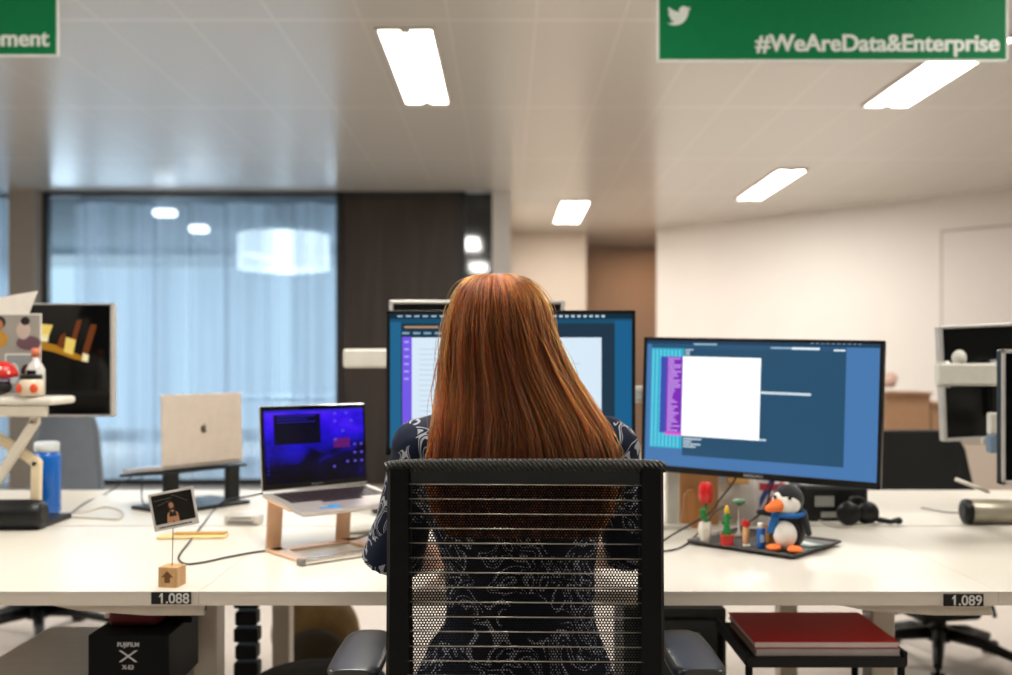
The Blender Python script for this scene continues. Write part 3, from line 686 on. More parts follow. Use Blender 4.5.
obj('body', MB().ell((0, 0, .024), (.03, .026, .024)), M_blackm, t); obj('hood', MB().ell((0, .002, .042), (.026, .022, .016)), mat('lilac', '#a79cc8', rough=.5), t)

# ------------------------------------------------------------ tray, toys, penguin (right)
tr = thing('tray', 'flat dark grey tray holding the small toys under the right monitor', 'tray', (.646, 2.462, DZ), math.radians(-43))
tr.rotation_euler = (0, 0, math.atan2(2.28-2.49, .693-.47))
mb = MB(); mb.box((0, 0, .006), (.276, .24, .006), bevel=.002)
for s in (-1, 1): mb.box((s*.140, 0, .009), (.012, .25, .006), rot=(0, -s*.45, 0), bevel=.002); mb.box((0, s*.122, .009), (.286, .012, .006), rot=(s*.45, 0, 0), bevel=.002)
obj('body', mb, mat('tray_grey', '#3a3735', rough=.5), tr)
obj('foot', MB().box((0, 0, .002), (.24, .2, .004)), M_black, tr)
TZ = DZ+.0092
M_red = mat('brick_red', '#cf1f1c', rough=.3); M_grn = mat('brick_green', '#1f7d3c', rough=.3); M_w = mat('brick_white', '#e2dccf', rough=.35); M_yel = mat('brick_yellow', '#e3bd35', rough=.35); M_skin = mat('toy_tan', '#dba876', rough=.45); M_blu = mat('toy_blue', '#1f5fae', rough=.4); M_org = mat('penguin_orange', '#f27a35', rough=.8, bump=.3)
def X(px, d): return (px-506)/984*d
t = thing('toy_flower', 'tall red toy tulip on a green stem in a white block vase', 'toy', (X(705, 2.45), 2.45, TZ))
obj('vase', MB().lathe([(.011, 0), (.016, .02), (.018, .036), (.015, .05)], n=6, smooth=False), M_w, t)
obj('stem', MB().tube([(0, 0, .045), (.001, 0, .07), (.004, 0, .1)], .0025, n=8).box((-.005, 0, .066), (.012, .007, .018), rot=(0, .35, 0), bevel=.003).box((.003, 0, .054), (.009, .007, .02), rot=(0, -.3, 0), bevel=.003).box((-.004, 0, .078), (.018, .008, .01), bevel=.003), M_grn, t)
mb = MB()
for k in range(5):
    a_ = k*2*PI/5; mb.ell((.002+.009*math.cos(a_), .009*math.sin(a_), .124), (.010, .010, .027), rot=(0, 0, a_), u=12, v=8)
mb.ell((.004, 0, .112), (.012, .012, .014), u=12, v=8)
obj('blossom', mb, M_red, t)
t = thing('toy_cactus', 'green toy cactus with yellow tip in a small red pot', 'toy', (X(727, 2.405), 2.405, TZ))
obj('pot', MB().box((0, 0, .012), (.028, .028, .024), bevel=.003).m(1).box((0, 0, .026), (.031, .031, .006), bevel=.002), [M_red, mat('pot_rim', '#b0572c', rough=.4)], t)
obj('stem', MB().lathe([(.012, .028), (.010, .036), (.0065, .05), (.0055, .075), (.004, .08)], n=14).caps((0, 0, .05), (-.010, 0, .056), .004, .0035, 8).caps((0, 0, .064), (.010, 0, .070), .004, .003, 8).box((0, 0, .069), (.02, .006, .006), bevel=.002), M_grn, t)
obj('tip', MB().lathe([(.006, .079), (.0065, .088), (.003, .097), (0, .1)], n=14), M_yel, t)
t = thing('toy_figure', 'small tan toy figure with red hair standing on the tray', 'toy', (X(746, 2.39), 2.39, TZ))
obj('body', MB().lathe([(.007, 0), (.0085, .006), (.0085, .045), (.007, .052), (.0, .054)], n=16), M_skin, t)
obj('hair', MB().ell((0, 0, .055), (.0105, .0105, .009)).ell((-.005, -.003, .06), (.006, .006, .007)), M_red, t)
obj('shoes', MB().box((0, -.002, .004), (.017, .02, .008), bevel=.003), M_w, t)
t = thing('glue_stick', 'blue tube with white cap standing beside the plush penguin', 'tube', (X(761, 2.375), 2.375, TZ))
obj('body', MB().lathe([(.0095, 0), (.010, .002), (.010, .047), (.0095, .048)], n=20), M_blu, t)
obj('cap', MB().lathe([(.0088, .048), (.0088, .058), (.007, .061)], n=20), M_w, t)
obj('label_print', MB().box((0, -.0100, .024), (.010, .0012, .018), bevel=.0005), mat('tube_label', '#9fc3e6'), t)
t = thing('toy_lamp', 'tiny toy street lamp with green top and clear stem behind the figures', 'toy', (X(739, 2.53), 2.53, TZ))
obj('stem', MB().lathe([(.011, 0), (.011, .006), (.004, .012), (.003, .07), (.005, .08)], n=14), mat('clear_grey', '#b9aea4', rough=.15), t)
obj('top', MB().lathe([(.005, .08), (.016, .088), (.017, .094), (.004, .097)], n=20), mat('sage_green', '#6f9c7c', rough=.4), t)
t = thing('wooden_block', 'little wooden block behind the blue tube on the tray', 'block', (X(771, 2.45), 2.45, TZ), .3)
obj('body', MB().box((0, 0, .022), (.026, .02, .044), bevel=.002).m(1).box((0, -.0105, .028), (.012, .001, .018)), [wood('walnut', '#8a5a2c', '#a87440', 40), M_blackm], t)
# penguin
pg = thing('plush_penguin', 'plush penguin with orange beak and blue scarf sitting on the tray', 'plush toy', (X(789, 2.36), 2.36, TZ), math.radians(-30)); pg.scale = (1.1, 1.1, 1.0)
M_pb = mat('plush_black', '#0d1014', rough=.95, bump=.6, bscale=900, sheen=.3); M_pw = mat('plush_white', '#e8e4dc', rough=.95, bump=.5, bscale=900)
mb = MB(); mb.ell((0, .004, .05), (.036, .034, .05)).ell((-.002, 0, .12), (.034, .033, .036)).caps((0, 0, .08), (0, 0, .1), .03, .03)
mb.caps((.03, -.004, .085), (.046, -.016, .045), .011, .007).caps((-.03, -.008, .085), (-.058, -.026, .088), .011, .007)
obj('body', remeshed(mb, .002, 5), M_pb, pg)
mb = MB(); mb.ell((-.003, -.022, .040), (.026, .020, .034)).ell((-.014, -.014, .116), (.019, .021, .026)).ell((-.001, -.015, .110), (.029, .0225, .029))
obj('white_front', remeshed(mb, .002, 3), M_pw, pg)
mb = MB(); mb.caps((-.016, -.030, .108), (-.030, -.052, .103), .0165, .009)
obj('beak', mb, M_org, pg)
for x_ in (-.022, .010): obj('eye', MB().ell((x_, -.0335, .128), (.0042, .003, .0048), u=14, v=10), M_blackglass, pg)
mb = MB(); rsg = []
for k in range(28):
    a_ = 2*PI*k/28; rsg.append((.033*math.cos(a_), -.002+.032*math.sin(a_), .088+.003*math.sin(a_)))
rsg.append(rsg[0]); mb.tube(rsg, .006, n=8); mb.box((-.026, -.033, .062), (.018, .007, .046), rot=(.1, .3, 0), bevel=.003)
obj('scarf', mb, mat('scarf_blue', '#1a63a8', rough=.85, bump=.4), pg)
for x_ in (-.022, .022): obj('foot', MB().ell((x_, -.040, .009), (.016, .020, .009)), M_org, pg)
t = thing('card', 'small teal and white card lying on the tray beside the penguin', 'card', (.735, 2.42, TZ), .5)
obj('face', MB().box((0, 0, .0015), (.05, .075, .003)).m(1).box((0, -.01, .0035), (.02, .05, .001)), [mat('teal_card', '#5f9c98', rough=.3), M_w], t)

# things behind the tray
t = thing('cardboard_box', 'brown cardboard box standing behind the toys left of the white bag', 'box', (X(694, 2.80)+.005, 2.80, DZ), .05, 'cardboard boxes')
obj('body', MB().box((0, 0, .0825), (.11, .08, .165), bevel=.002), mat('cardboard', '#b5824f', rough=.8, bump=.2), t)
t = thing('wooden_arch', 'tan wooden peg shape leaning before the brown box', 'ornament', (X(690, 2.71), 2.71, DZ))
obj('body', MB().prism([(-.026, 0), (.026, 0), (.020, .09), (.010, .104), (-.004, .104), (-.014, .09)], .018), wood('beech', '#b9783e', '#cf935a', 30), t)
t = thing('paper_bag', 'white printed bag standing behind the toys on the far desk', 'bag', (X(748, 2.86), 2.86, DZ), -.05)
mb = MB(); sec = []
for z_, wx, wy in ((0, .21, .07), (.06, .205, .068), (.14, .19, .05), (.2, .18, .03)):
    sec.append([Vector((sx*wx/2, sy*wy/2, z_)) for sx, sy in ((-1, -1), (1, -1), (1, 1), (-1, 1))])
mb.rings(sec, True, False); obj('body', mb, mat('bag_white', '#f0eeea', rough=.55), t)
obj('print', MB().box((-.035, -.037, .13), (.06, .006, .045), rot=(-.13, 0, 0), bevel=.002).m(1).box((-.08, -.034, .13), (.03, .003, .03), rot=(-.13, 0, 0)), [mat('tan_print', '#cf9c55', rough=.6), mat('grey_print', '#a9a9ad', rough=.6)], t)
t = thing('flag_mug', 'mug printed with red white and blue flag stripes behind the tray', 'mug', (X(770, 2.77), 2.77, DZ))
obj('body', MB().lathe([(.038, 0), (.042, .004), (.042, .145), (.039, .147)], n=36), mat('mug_white', '#dfe0e4', rough=.3), t)
mb = MB(); # curved stripes on the front of the mug
def wrap(pts, r): return [(r*math.sin(a_), -r*math.cos(a_), z_) for a_, z_ in pts]
def band(k, a0, z0, a1, z1, wd):
    mb.m(k)
    n_ = 8
    for i in range(n_):
        t0, t1 = i/n_, (i+1)/n_
        A0, A1, Z0, Z1 = a0+(a1-a0)*t0, a0+(a1-a0)*t1, z0+(z1-z0)*t0, z0+(z1-z0)*t1
        rr_ = .0424+.0002*k
        mb.poly(wrap([(A0, Z0), (A1, Z1), (A1, Z1+wd), (A0, Z0+wd)], rr_))
band(0, -1., .045, 0, .12, .03); band(0, 0.1, .09, 1., .04, .03); band(1, -1., .1, 1., .1, .02); band(1, -.9, .03, .9, .14, .012)
obj('flag_print', mb, [mat('flag_blue', '#2a4690', rough=.4), mat('flag_red', '#c4323a', rough=.4)], t)
obj('handle', MB().tube([(.04, 0, .11), (.07, 0, .105), (.075, 0, .07), (.065, 0, .04), (.04, 0, .035)], .006, n=10), MATS['mug_white'], t)
cable('black cable hanging from the right monitor behind the red tulip', [(.62, 2.60, .95), (.615, 2.63, .88), (.575, 2.64, .82), (.545, 2.62, .788), (.50, 2.6, .765), (.44, 2.55, .745), (.40, 2.5, .734)], .0026)
cable('second black cable curving from the tulip towards the chair back', [(.585, 2.64, .80), (.55, 2.60, .79), (.52, 2.56, .765), (.47, 2.5, .735), (.42, 2.40, .7335), (.37, 2.36, .7335), (.30, 2.33, .7335)], .0022)
cable('black cable dropping from the right monitor in front of the mug', [(.72, 2.52, .93), (.70, 2.58, .87), (.69, 2.62, .80), (.665, 2.66, .76), (.62, 2.66, .735)], .0026)

# black dock and headset at right
t = thing('docking_station', 'black docking box with pale label behind the right monitor', 'dock', (X(833, 2.86)-.01, 2.88, DZ), .03)
obj('body', MB().box((0, 0, .052), (.2, .12, .104), bevel=.012), M_black, t)
obj('front_label', MB().box((-.03, -.061, .058), (.056, .002, .03)).box((-.01, -.061, .02), (.06, .002, .016)), mat('label_grey', '#8f8f89', rough=.5), t)
t = thing('headset', 'black headset lying at the right end of the docking box', 'headset', (X(862, 2.76), 2.75, DZ), 0); t.scale = (.82, .82, .82)
mb = MB(); mb.lathe([(.0, -.018), (.034, -.016), (.040, -.006), (.040, .008), (.03, .018), (.0, .019)], c=(-.05, 0, .041), axis='Y', n=24)
obj('ear_cup', mb, M_black, t)
mb = MB(); mb.lathe([(.0, -.018), (.034, -.016), (.040, -.006), (.040, .008), (.03, .018), (.0, .019)], c=(.02, .02, .041), axis='Y', n=24)
obj('ear_cup', mb, M_black, t)
obj('headband', MB().tube([(-.05, .0, .075), (-.03, .03, .09), (.0, .04, .09), (.02, .02, .078)], .006, n=10), M_blackm, t)
obj('microphone', MB().tube([(.05, .01, .02), (.09, -.01, .014), (.12, -.0, .02)], .009, n=10).ell((.12, 0, .016), (.014, .012, .012)), M_blackm, t)
cable('white cable lying in front of the black docking box', [D(818, 520), D(835, 527), D(860, 526), D(885, 522), D(900, 517)], .0028, M_cablew)
cable('thin black cord end lying on the far desk before the black chair', [D(921, 508, .004), D(928, 509), D(945, 512), D(965, 513)], .0018)
t = thing('sound_bar', 'silver tube shaped bar with black end cap at the right edge', 'speaker', (1.30, 2.78, DZ))
obj('body', MB().cyl((-.0, 0, .035), (.4, 0, .035), .0345, n=32), mat('brushed_silver', '#aba391', rough=.35, metal=.5), t)
obj('end_cap', MB().lathe([(.02, -.012), (.034, -.006), (.036, 0), (.036, .008)], c=(-.0, 0, .035), axis='X', n=32), M_black, t)
tag(obj('stylus', MB().tube([(0, 0, 0), (.09, 0, -.035)], .0055, n=10).tube([(.09, 0, -.035), (.1, 0, -.039)], [.0055, .001], n=10), M_w, loc=(1.275, 2.79, .855)), 'white pen resting slanted on the silver bar', 'pen')

# ------------------------------------------------------------ under the desks
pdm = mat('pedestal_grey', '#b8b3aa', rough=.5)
def pedestal(label, x0, x1, y0, y1, h, m):
    t = thing('drawer_pedestal', label, 'pedestal', ((x0+x1)/2, (y0+y1)/2, 0)); w = x1-x0; d = y1-y0
    obj('body', MB().box((0, 0, h/2+.02), (w, d, h-.04), bevel=.004), m, t)
    for k in range(3):
        dw = obj('drawer', MB().box((0, -d/2-.008, .06+(h-.08)*(k+.5)/3), (w-.012, .016, (h-.08)/3-.008), bevel=.003), m, t)
        obj('handle', MB().box((0, -d/2-.02, .06+(h-.08)*(k+.5)/3+.04), (.12, .01, .012), bevel=.003), M_silver, dw)
    for sx in (-1, 1):
        for sy in (-1, 1): obj('caster', MB().cyl((sx*(w/2-.04)-.01, sy*(d/2-.05), .02), (sx*(w/2-.04)+.01, sy*(d/2-.05), .02), .02), M_black, t)
    return t
pedestal('grey drawer pedestal under the left desk carrying the black camera box', -1.185, -.752, 2.03, 2.56, .5, pdm)
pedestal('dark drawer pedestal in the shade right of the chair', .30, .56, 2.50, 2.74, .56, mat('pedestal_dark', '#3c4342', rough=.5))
t = thing('camera_box', 'black camera box with white X lettering under the left desk', 'box', (-.787, 2.15, .5))
M_box = mat('box_black', '#080808', rough=.6, spec=.15)
obj('carton', MB().box((0, 0, .06), (.168, .2, .12), bevel=.002), M_box, t)
M_lw = mat('lettering_white', '#cfcfcf', rough=.5)
text('lettering', 'FUJIFILM', .0125, M_lw, t, (.0, -.1008, .096), align='CENTER', bold=.0003)
mb = MB()
for s in (-1, 1):
    mb.poly([(s*-.020, -.1006-.0001*s, .088), (s*-.014, -.1006-.0001*s, .088), (s*.020, -.1006-.0001*s, .064), (s*.014, -.1006-.0001*s, .064)])
obj('cross_mark', mb, M_lw, t)
text('model_lettering', 'X-E3', .012, M_lw, t, (0, -.1008, .049), align='CENTER', bold=.0003)
t2 = thing('red_case', 'dark red soft case lying on top of the black camera box', 'case', (-.80, 2.17, .62))
obj('body', MB().box((0, 0, .018), (.11, .12, .036), bevel=.012, seg=3), mat('dark_red', '#6d1a1f', rough=.6), t2)
obj('tag_strap', MB().box((-.058, -.04, .02), (.02, .012, .01), bevel=.003).box((-.058, .02, .02), (.02, .012, .01), bevel=.003), M_w, t2)
t = thing('lens_box', 'flat black box beside the red case under the desk', 'box', (-.715, 2.2, .62))
obj('carton', MB().box((.005, 0, .012), (.05, .11, .024), bevel=.002), M_box, t)

# red books on a black cart
t = thing('file_cart', 'black wire file cart under the right part of the desk', 'cart', (.684, 2.25, 0))
mb = MB(); mb.box((0, 0, .545), (.338, .3, .02), bevel=.004)
for s in (-1, 1): mb.box((s*.169, 0, .555), (.008, .3, .028)); 
mb.box((0, -.15, .548), (.338, .008, .02)); obj('tray', mb, M_blackm, t)
for sx in (-1, 1):
    for sy in (-1, 1):
        obj('leg', MB().cyl((sx*.163, sy*.14, 0), (sx*.163, sy*.14, .54), .008, n=10), M_blackm, t)
obj('lower_shelf', MB().box((0, 0, .33), (.33, .29, .012), bevel=.003), M_blackm, t)
for k, (m_, col, dz, dx, lb_) in enumerate(((0, '#d8c8c6', 0, .003, 'pale bound book under the red covered one'), (1, '#d80e1e', .0165, 0, 'dark red covered book on top of the file cart'))):
    bk = thing('book', lb_, 'book', (.69+dx, 2.24, .5555+dz), .0, 'books on the file cart')
    obj('cover', MB().box((0, 0, .0015), (.312, .245, .002)).box((0, 0, .0142), (.312, .245, .0026), bevel=.0006), mat('cover_%d' % k, col, rough=.5), bk)
    obj('pages', MB().box((0, -.001, .0078), (.308, .243, .0106)), mat('pages', '#f0e6e0', rough=.8), bk)
t = thing('paper_stack', 'white papers and folders on the lower shelf of the file cart', 'papers', (.684, 2.24, .336))
obj('sheets', MB().box((.0, 0, .02), (.22, .2, .04), rot=(0, 0, .2), bevel=.002).box((.06, -.05, .05), (.14, .12, .02), rot=(0, .1, -.4)), MATS['paper'], t)
obj('folder', MB().box((-.06, -.02, .07), (.15, .16, .012), rot=(0, -.12, .5), bevel=.002), M_grey, t)
# bag and fabric under the desk left of the chair
t = thing('backpack', 'olive brown backpack standing on the floor behind the desks', 'bag', (-.72, 3.72, 0))
mb = MB(); mb.ell((0, 0, .16), (.17, .12, .17)).box((0, 0, .12), (.3, .2, .2), bevel=.05); 
obj('body', remeshed(mb, .012, 5), mat('olive_brown', '#735a33', rough=.9, var=.25, scale=14, bump=.4), t)
obj('pocket', remeshed(MB().ell((.02, -.11, .12), (.11, .04, .09)), .008, 3), mat('olive_dark', '#2f2817', rough=.9, bump=.4), t)
obj('strap', MB().tube([(-.08, -.08, .29), (-.09, -.02, .35), (-.06, .04, .33), (-.05, .08, .27)], .01, n=8), MATS['olive_dark'], t)
t = thing('folded_jacket', 'dark grey folded jacket on a low stool under the desk', 'jacket', (-.47, 2.38, .28))
mb = MB()
for k in range(5): mb.ell((R.uniform(-.06, .06), R.uniform(-.08, .08), .07+.012*k), (.15, .13, .045), rot=(R.uniform(-.15, .15), R.uniform(-.2, .2), R.uniform(0, 3)))
mb.box((0, 0, .03), (.3, .26, .06), bevel=.02)
obj('cloth', remeshed(mb, .008, 4), mat('grey_cloth', '#4a4a47', rough=.95, var=.15, bump=.6, bscale=120), t)
t = thing('footstool', 'low black stool under the folded jacket', 'stool', (-.47, 2.38, 0))
obj('seat', MB().box((0, 0, .265), (.32, .28, .03), bevel=.008), M_blackm, t)
for sx in (-1, 1):
    for sy in (-1, 1): obj('leg', MB().cyl((sx*.13, sy*.11, 0), (sx*.13, sy*.11, .252), .011, n=10), M_blackm, t)
t = thing('cable_spine', 'black segmented cable spine hanging beside the desk leg', 'cable guide', (-.735, 2.80, 0))
mb = MB()
for k in range(14): mb.box((.0, 0, .03+k*.048), (.07-.008*(k % 2), .05, .040), bevel=.006)
obj('links', mb, M_blackm, t)

# ------------------------------------------------------------ background office chairs
def office_chair(label, loc, rz, bm_, top=.9, seat=.42, low=.2, wide=.5):
    t = thing('office_chair', label, 'chair', loc, rz, 'office chairs beyond the desks')
    mb = MB(); n = 12; secs = []
    for z_, w_, y_ in ((seat+.06, wide*1.12, .20), (seat+.12, wide*1.1, .22), ((seat+top)/2, wide, .245), (top-.08, wide*.86, .25), (top-.015, wide*.72, .25), (top, wide*.66, .25)):
        rg = []
        for k in range(n+1):
            u_ = -1+2*k/n; rg.append(Vector((u_*w_/2, y_-.05*u_*u_, z_)))
        for k in range(n, -1, -1):
            u_ = -1+2*k/n; rg.append(Vector((u_*w_/2, y_-.05*u_*u_+.035, z_)))
        secs.append(rg)
    mb.rings(secs); obj('backrest', mb, bm_, t)
    obj('seat', MB().box((0, 0, seat), (.48, .46, .07), bevel=.028, seg=4), bm_, t)
    obj('mechanism', MB().box((0, .02, (seat+low)/2-.02), (.26, .22, seat-low-.03), bevel=.02).tube([(.1, 0, low+.03), (.24, 0, low+.02), (.25, 0, low-.02)], .009).tube([(-.1, 0, low+.03), (-.24, 0, low+.02)], .009).box((0, .17, seat-.02), (.07, .16, .03), bevel=.006).box((0, .235, seat+.05), (.07, .03, .16), bevel=.006), M_blackm, t)
    obj('gas_post', MB().cyl((0, 0, .1), (0, 0, low+.02), .027), M_black, t)
    mb = MB(); mb.lathe([(.03, .09), (.045, .095), (.045, .145), (.03, .15)], n=20)
    for k in range(5):
        a_ = 2*PI*k/5+.3; c_, s_ = math.cos(a_), math.sin(a_)
        mb.tube([(.03*c_, .03*s_, .125), (.16*c_, .16*s_, .112), (.30*c_, .30*s_, .072)], [.026, .022, .015], n=10)
    obj('star_base', mb, M_black, t)
    for k in range(5):
        a_ = 2*PI*k/5+.3; c_, s_ = math.cos(a_), math.sin(a_)
        mb = MB()
        for q in (-.016, .016): mb.cyl((.31*c_-s_*(q-.008), .31*s_+c_*(q-.008), .028), (.31*c_-s_*(q+.008), .31*s_+c_*(q+.008), .028), .028, n=18)
        mb.cyl((.30*c_, .30*s_, .03), (.30*c_, .30*s_, .075), .008, n=10)
        obj('caster', mb, M_black, t)
    for s in (-1, 1):
        mb = MB(); mb.tube([(s*.22, .05, seat), (s*.28, .05, seat+.02), (s*.285, .03, seat+.17)], .014, n=10); mb.box((s*.28, 0, seat+.185), (.07, .25, .03), bevel=.012)
        obj('armrest', mb, M_black, t)
    return t
office_chair('black office chair behind the far desk on the right', (1.70, 3.86, 0), math.radians(12), M_blackm, top=.90, seat=.36, low=.19, wide=.62)
office_chair('grey office chair behind the far desk on the left, under the dark monitor', (-2.0, 4.2, 0), math.radians(-8), mat('grey_fabric', '#6a717a', rough=.9, bump=.3), top=.96, seat=.36, low=.17, wide=.34)

# far storage and boxes by the white wall
t = thing('low_cabinet', 'pale low cabinet by the white wall carrying cardboard boxes', 'cabinet', (3.15, 7.1, 0))
obj('body', MB().box((0, 0, .33), (1.5, .45, .58), bevel=.006), M_wallb, t)
obj('top', MB().box((0, 0, .635), (1.54, .48, .03), bevel=.004), M_wallb, t)
obj('plinth', MB().box((0, .02, .02), (1.44, .38, .04)), M_charc, t)
obj('door', MB().box((-.37, -.232, .33), (.72, .016, .55), bevel=.003), M_wallb, t); obj('door', MB().box((.37, -.232, .33), (.72, .016, .55), bevel=.003), M_wallb, t)
for i, (x_, w_, h_, lb_) in enumerate(((2.83, .32, .315, 'taller brown cardboard box on the low cabinet by the wall'), (3.10, .2, .24, 'shorter brown cardboard box on the low cabinet by the wall'))):
    b2 = thing('cardboard_box', lb_, 'box', (x_, 7.08, .65), 0, 'cardboard boxes')
    obj('body', MB().box((0, 0, h_/2), (w_, .3, h_), bevel=.004), mat('cardboard_far', '#9a7658', rough=.85), b2)
    obj('flap', MB().box((0, -.17, h_-.01), (w_, .06, .004), rot=(-.4, 0, 0)).box((0, .0, h_+.002), (.05, .3, .002)), mat('cardboard_flap', '#a98465', rough=.85), b2)
b2 = thing('tissue_bundle', 'crumpled pale pink paper on the taller cardboard box', 'paper', (2.73, 7.06, .967))
mb = MB()
for k in range(6): mb.ell((R.uniform(-.04, .04), R.uniform(-.04, .04), .05+R.uniform(-.0, .06)), (.05, .04, .045), rot=(R.random(), R.random(), 0), u=10, v=7)
obj('paper', remeshed(mb, .01, 1), mat('pink_paper', '#d3b3a4', rough=.9), b2)

# ------------------------------------------------------------ HERO CHAIR
CX = .0305
ch = thing('office_chair', 'black mesh back office chair with thin steel wires holding the seated woman', 'chair', (CX, 1.56, 0))
M_chf = mat('chair_frame_black', '#030404', rough=.6, spec=.2)
# side frame
for s in (-1, 1):
    mb = MB(); secs = []
    for z_, xo, xi, y_ in ((.50, .20, .165, .06), (.56, .212, .17, .03), (.64, .2215, .178, .006), (.80, .2195, .180, 0), (1.0, .2185, .181, 0), (1.022, .2185, .181, 0)):
        secs.append([Vector((s*xo, y_-.004, z_)), Vector((s*(xo-.006), y_-.014, z_)), Vector((s*(xi+.004), y_-.014, z_)), Vector((s*xi, y_-.006, z_)), Vector((s*xi, y_+.014, z_)), Vector((s*(xo-.004), y_+.018, z_))])
    mb.rings(secs, True, False); obj('side_frame', mb, M_chf, ch)
def roll_mat():
    m = bpy.data.materials.new('knit_roll'); m.use_nodes = True; nt = m.node_tree; b = nt.nodes['Principled BSDF']; N = nt.nodes; L = nt.links
    tc = N.new('ShaderNodeTexCoord'); mp = N.new('ShaderNodeMapping'); mp.inputs['Rotation'].default_value = (0, .7, 0)
    w_ = N.new('ShaderNodeTexWave'); w_.inputs['Scale'].default_value = 52; w_.inputs['Distortion'].default_value = .6; w_.bands_direction = 'X'
    L.new(tc.outputs['Object'], mp.inputs[0]); L.new(mp.outputs[0], w_.inputs[0])
    r = N.new('ShaderNodeValToRGB'); r.color_ramp.elements[0].color = lin('#050505'); r.color_ramp.elements[1].color = lin('#38362d'); r.color_ramp.elements[0].position = .45
    L.new(w_.outputs['Fac'], r.inputs[0]); L.new(r.outputs[0], b.inputs['Base Color'])
    bp = N.new('ShaderNodeBump'); bp.inputs['Strength'].default_value = 1; bp.inputs['Distance'].default_value = .002; L.new(w_.outputs['Fac'], bp.inputs['Height']); L.new(bp.outputs[0], b.inputs['Normal'])
    b.inputs['Roughness'].default_value = .45; return m
mb = MB(); pts = []; rad = []
for k in range(41):
    u_ = -1+2*k/40; pts.append((u_*.2225, 0, 1.0265-.004*abs(u_)**6)); rad.append(.0105 if abs(u_) < .97 else .008)
mb.tube(pts, rad, n=16); obj('top_roll', mb, roll_mat(), ch)
obj('top_band', MB().box((0, -.002, 1.008), (.368, .006, .022), bevel=.002), mat('band_charcoal', '#0d1013', rough=.5), ch)
# knitted hexagonal mesh
pit = .00485; vs, fs = [], []
def hexmesh():
    row = 0; z_ = .60
    ro = pit/math.sqrt(3)*1.0; ri = pit*.345
    while z_ < 1.002:
        off = (row % 2)*pit/2; hw = .183 if z_ > .62 else .178
        x_ = -math.floor(hw/pit)*pit+off
        while x_ < hw:
            b0 = len(vs); yq = .0025*(1-(x_/.18)**2)*1.2
            for r_ in (ro, ri):
                for k in range(6):
                    a_ = PI/6+k*PI/3; vs.append((x_+r_*math.cos(a_), yq, z_+r_*math.sin(a_)))
            for k in range(6):
                j = (k+1) % 6; fs.append((b0+k, b0+j, b0+6+j, b0+6+k))
            x_ += pit
        z_ += pit*math.sqrt(3)/2; row += 1
hexmesh()
me = bpy.data.meshes.new('mesh_fabric'); me.from_pydata(vs, [], fs); me.update()
obj('mesh_fabric', me, mat('mesh_knit', '#030303', rough=.7, spec=.15), ch)
M_wire = mat('steel_wire', '#b3ada2', rough=.3, metal=.8)
yi = 484.8
k = 0
while True:
    zc = CAMZ-(yi-360)/984*1.55
    if zc < .60: break
    obj('wire', MB().cyl((-.186, -.010, zc+.0012), (.186, -.010, zc-.0012), .0010, n=8), M_wire, ch)
    yi += 14.72; k += 1
obj('lower_back', MB().box((0, .02, .575), (.36, .03, .06), bevel=.012).box((0, .05, .50), (.12, .05, .14), bevel=.015), M_chf, ch)
obj('seat', MB().box((0, .26, .435), (.48, .46, .075), bevel=.03, seg=4), mat('seat_fabric', '#0c0d10', rough=.95, bump=.4, bscale=500), ch)
obj('mechanism', MB().box((0, .22, .36), (.22, .3, .07), bevel=.015).box((0, .09, .40), (.1, .12, .03), bevel=.008), M_blackm, ch)
obj('gas_post', MB().cyl((0, .25, .1), (0, .25, .34), .028), M_black, ch)
mb = MB(); mb.lathe([(.03, .08), (.05, .09), (.05, .14), (.03, .15)], c=(0, .25, 0), n=24)
for k in range(5):
    a_ = 2*PI*k/5+PI/2; c_, s_ = math.cos(a_), math.sin(a_)
    mb.tube([(.03*c_, .25+.03*s_, .12), (.17*c_, .25+.17*s_, .105), (.31*c_, .25+.31*s_, .07)], [.026, .022, .016], n=10)
obj('star_base', mb, M_black, ch)
for k in range(5):
    a_ = 2*PI*k/5+PI/2; c_, s_ = math.cos(a_), math.sin(a_); mb = MB()
    for q in (-.016, .016): mb.cyl((.32*c_-s_*(q-.008), .25+.32*s_+c_*(q-.008), .028), (.32*c_-s_*(q+.008), .25+.32*s_+c_*(q+.008), .028), .028, n=18)
    mb.cyl((.31*c_, .25+.31*s_, .03), (.31*c_, .25+.31*s_, .08), .008, n=10); obj('caster', mb, M_black, ch)
for s in (-1, 1):
    mb = MB(); mb.tube([(s*.2, .2, .40), (s*.29, .2, .42), (s*.305, .19, .50), (s*.30, .18, .665)], [.02, .02, .018, .016], n=12)
    am = obj('armrest', mb, M_black, ch)
    # curved pad, outline narrower at the front and toed in
    mb = MB(); secs = []
    for t_, hw in ((0, .030), (.03, .040), (.12, .0455), (.5, .047), (.85, .044), (.96, .038), (1, .028)):
        yc = .07+.245*t_; xc = s*.287+(.008 if s > 0 else 0); sec = []
        for k in range(16):
            a_ = 2*PI*k/16; ca, sa = math.cos(a_), math.sin(a_)
            sec.append(Vector((xc+hw*math.copysign(abs(ca)**.6, ca), yc, .668+.0115*math.copysign(abs(sa)**.4, sa))))
        secs.append(sec)
    mb.rings(secs); obj('arm_pad', mb, mat('arm_pad_grey', '#26282b', rough=.32, spec=.7), am)

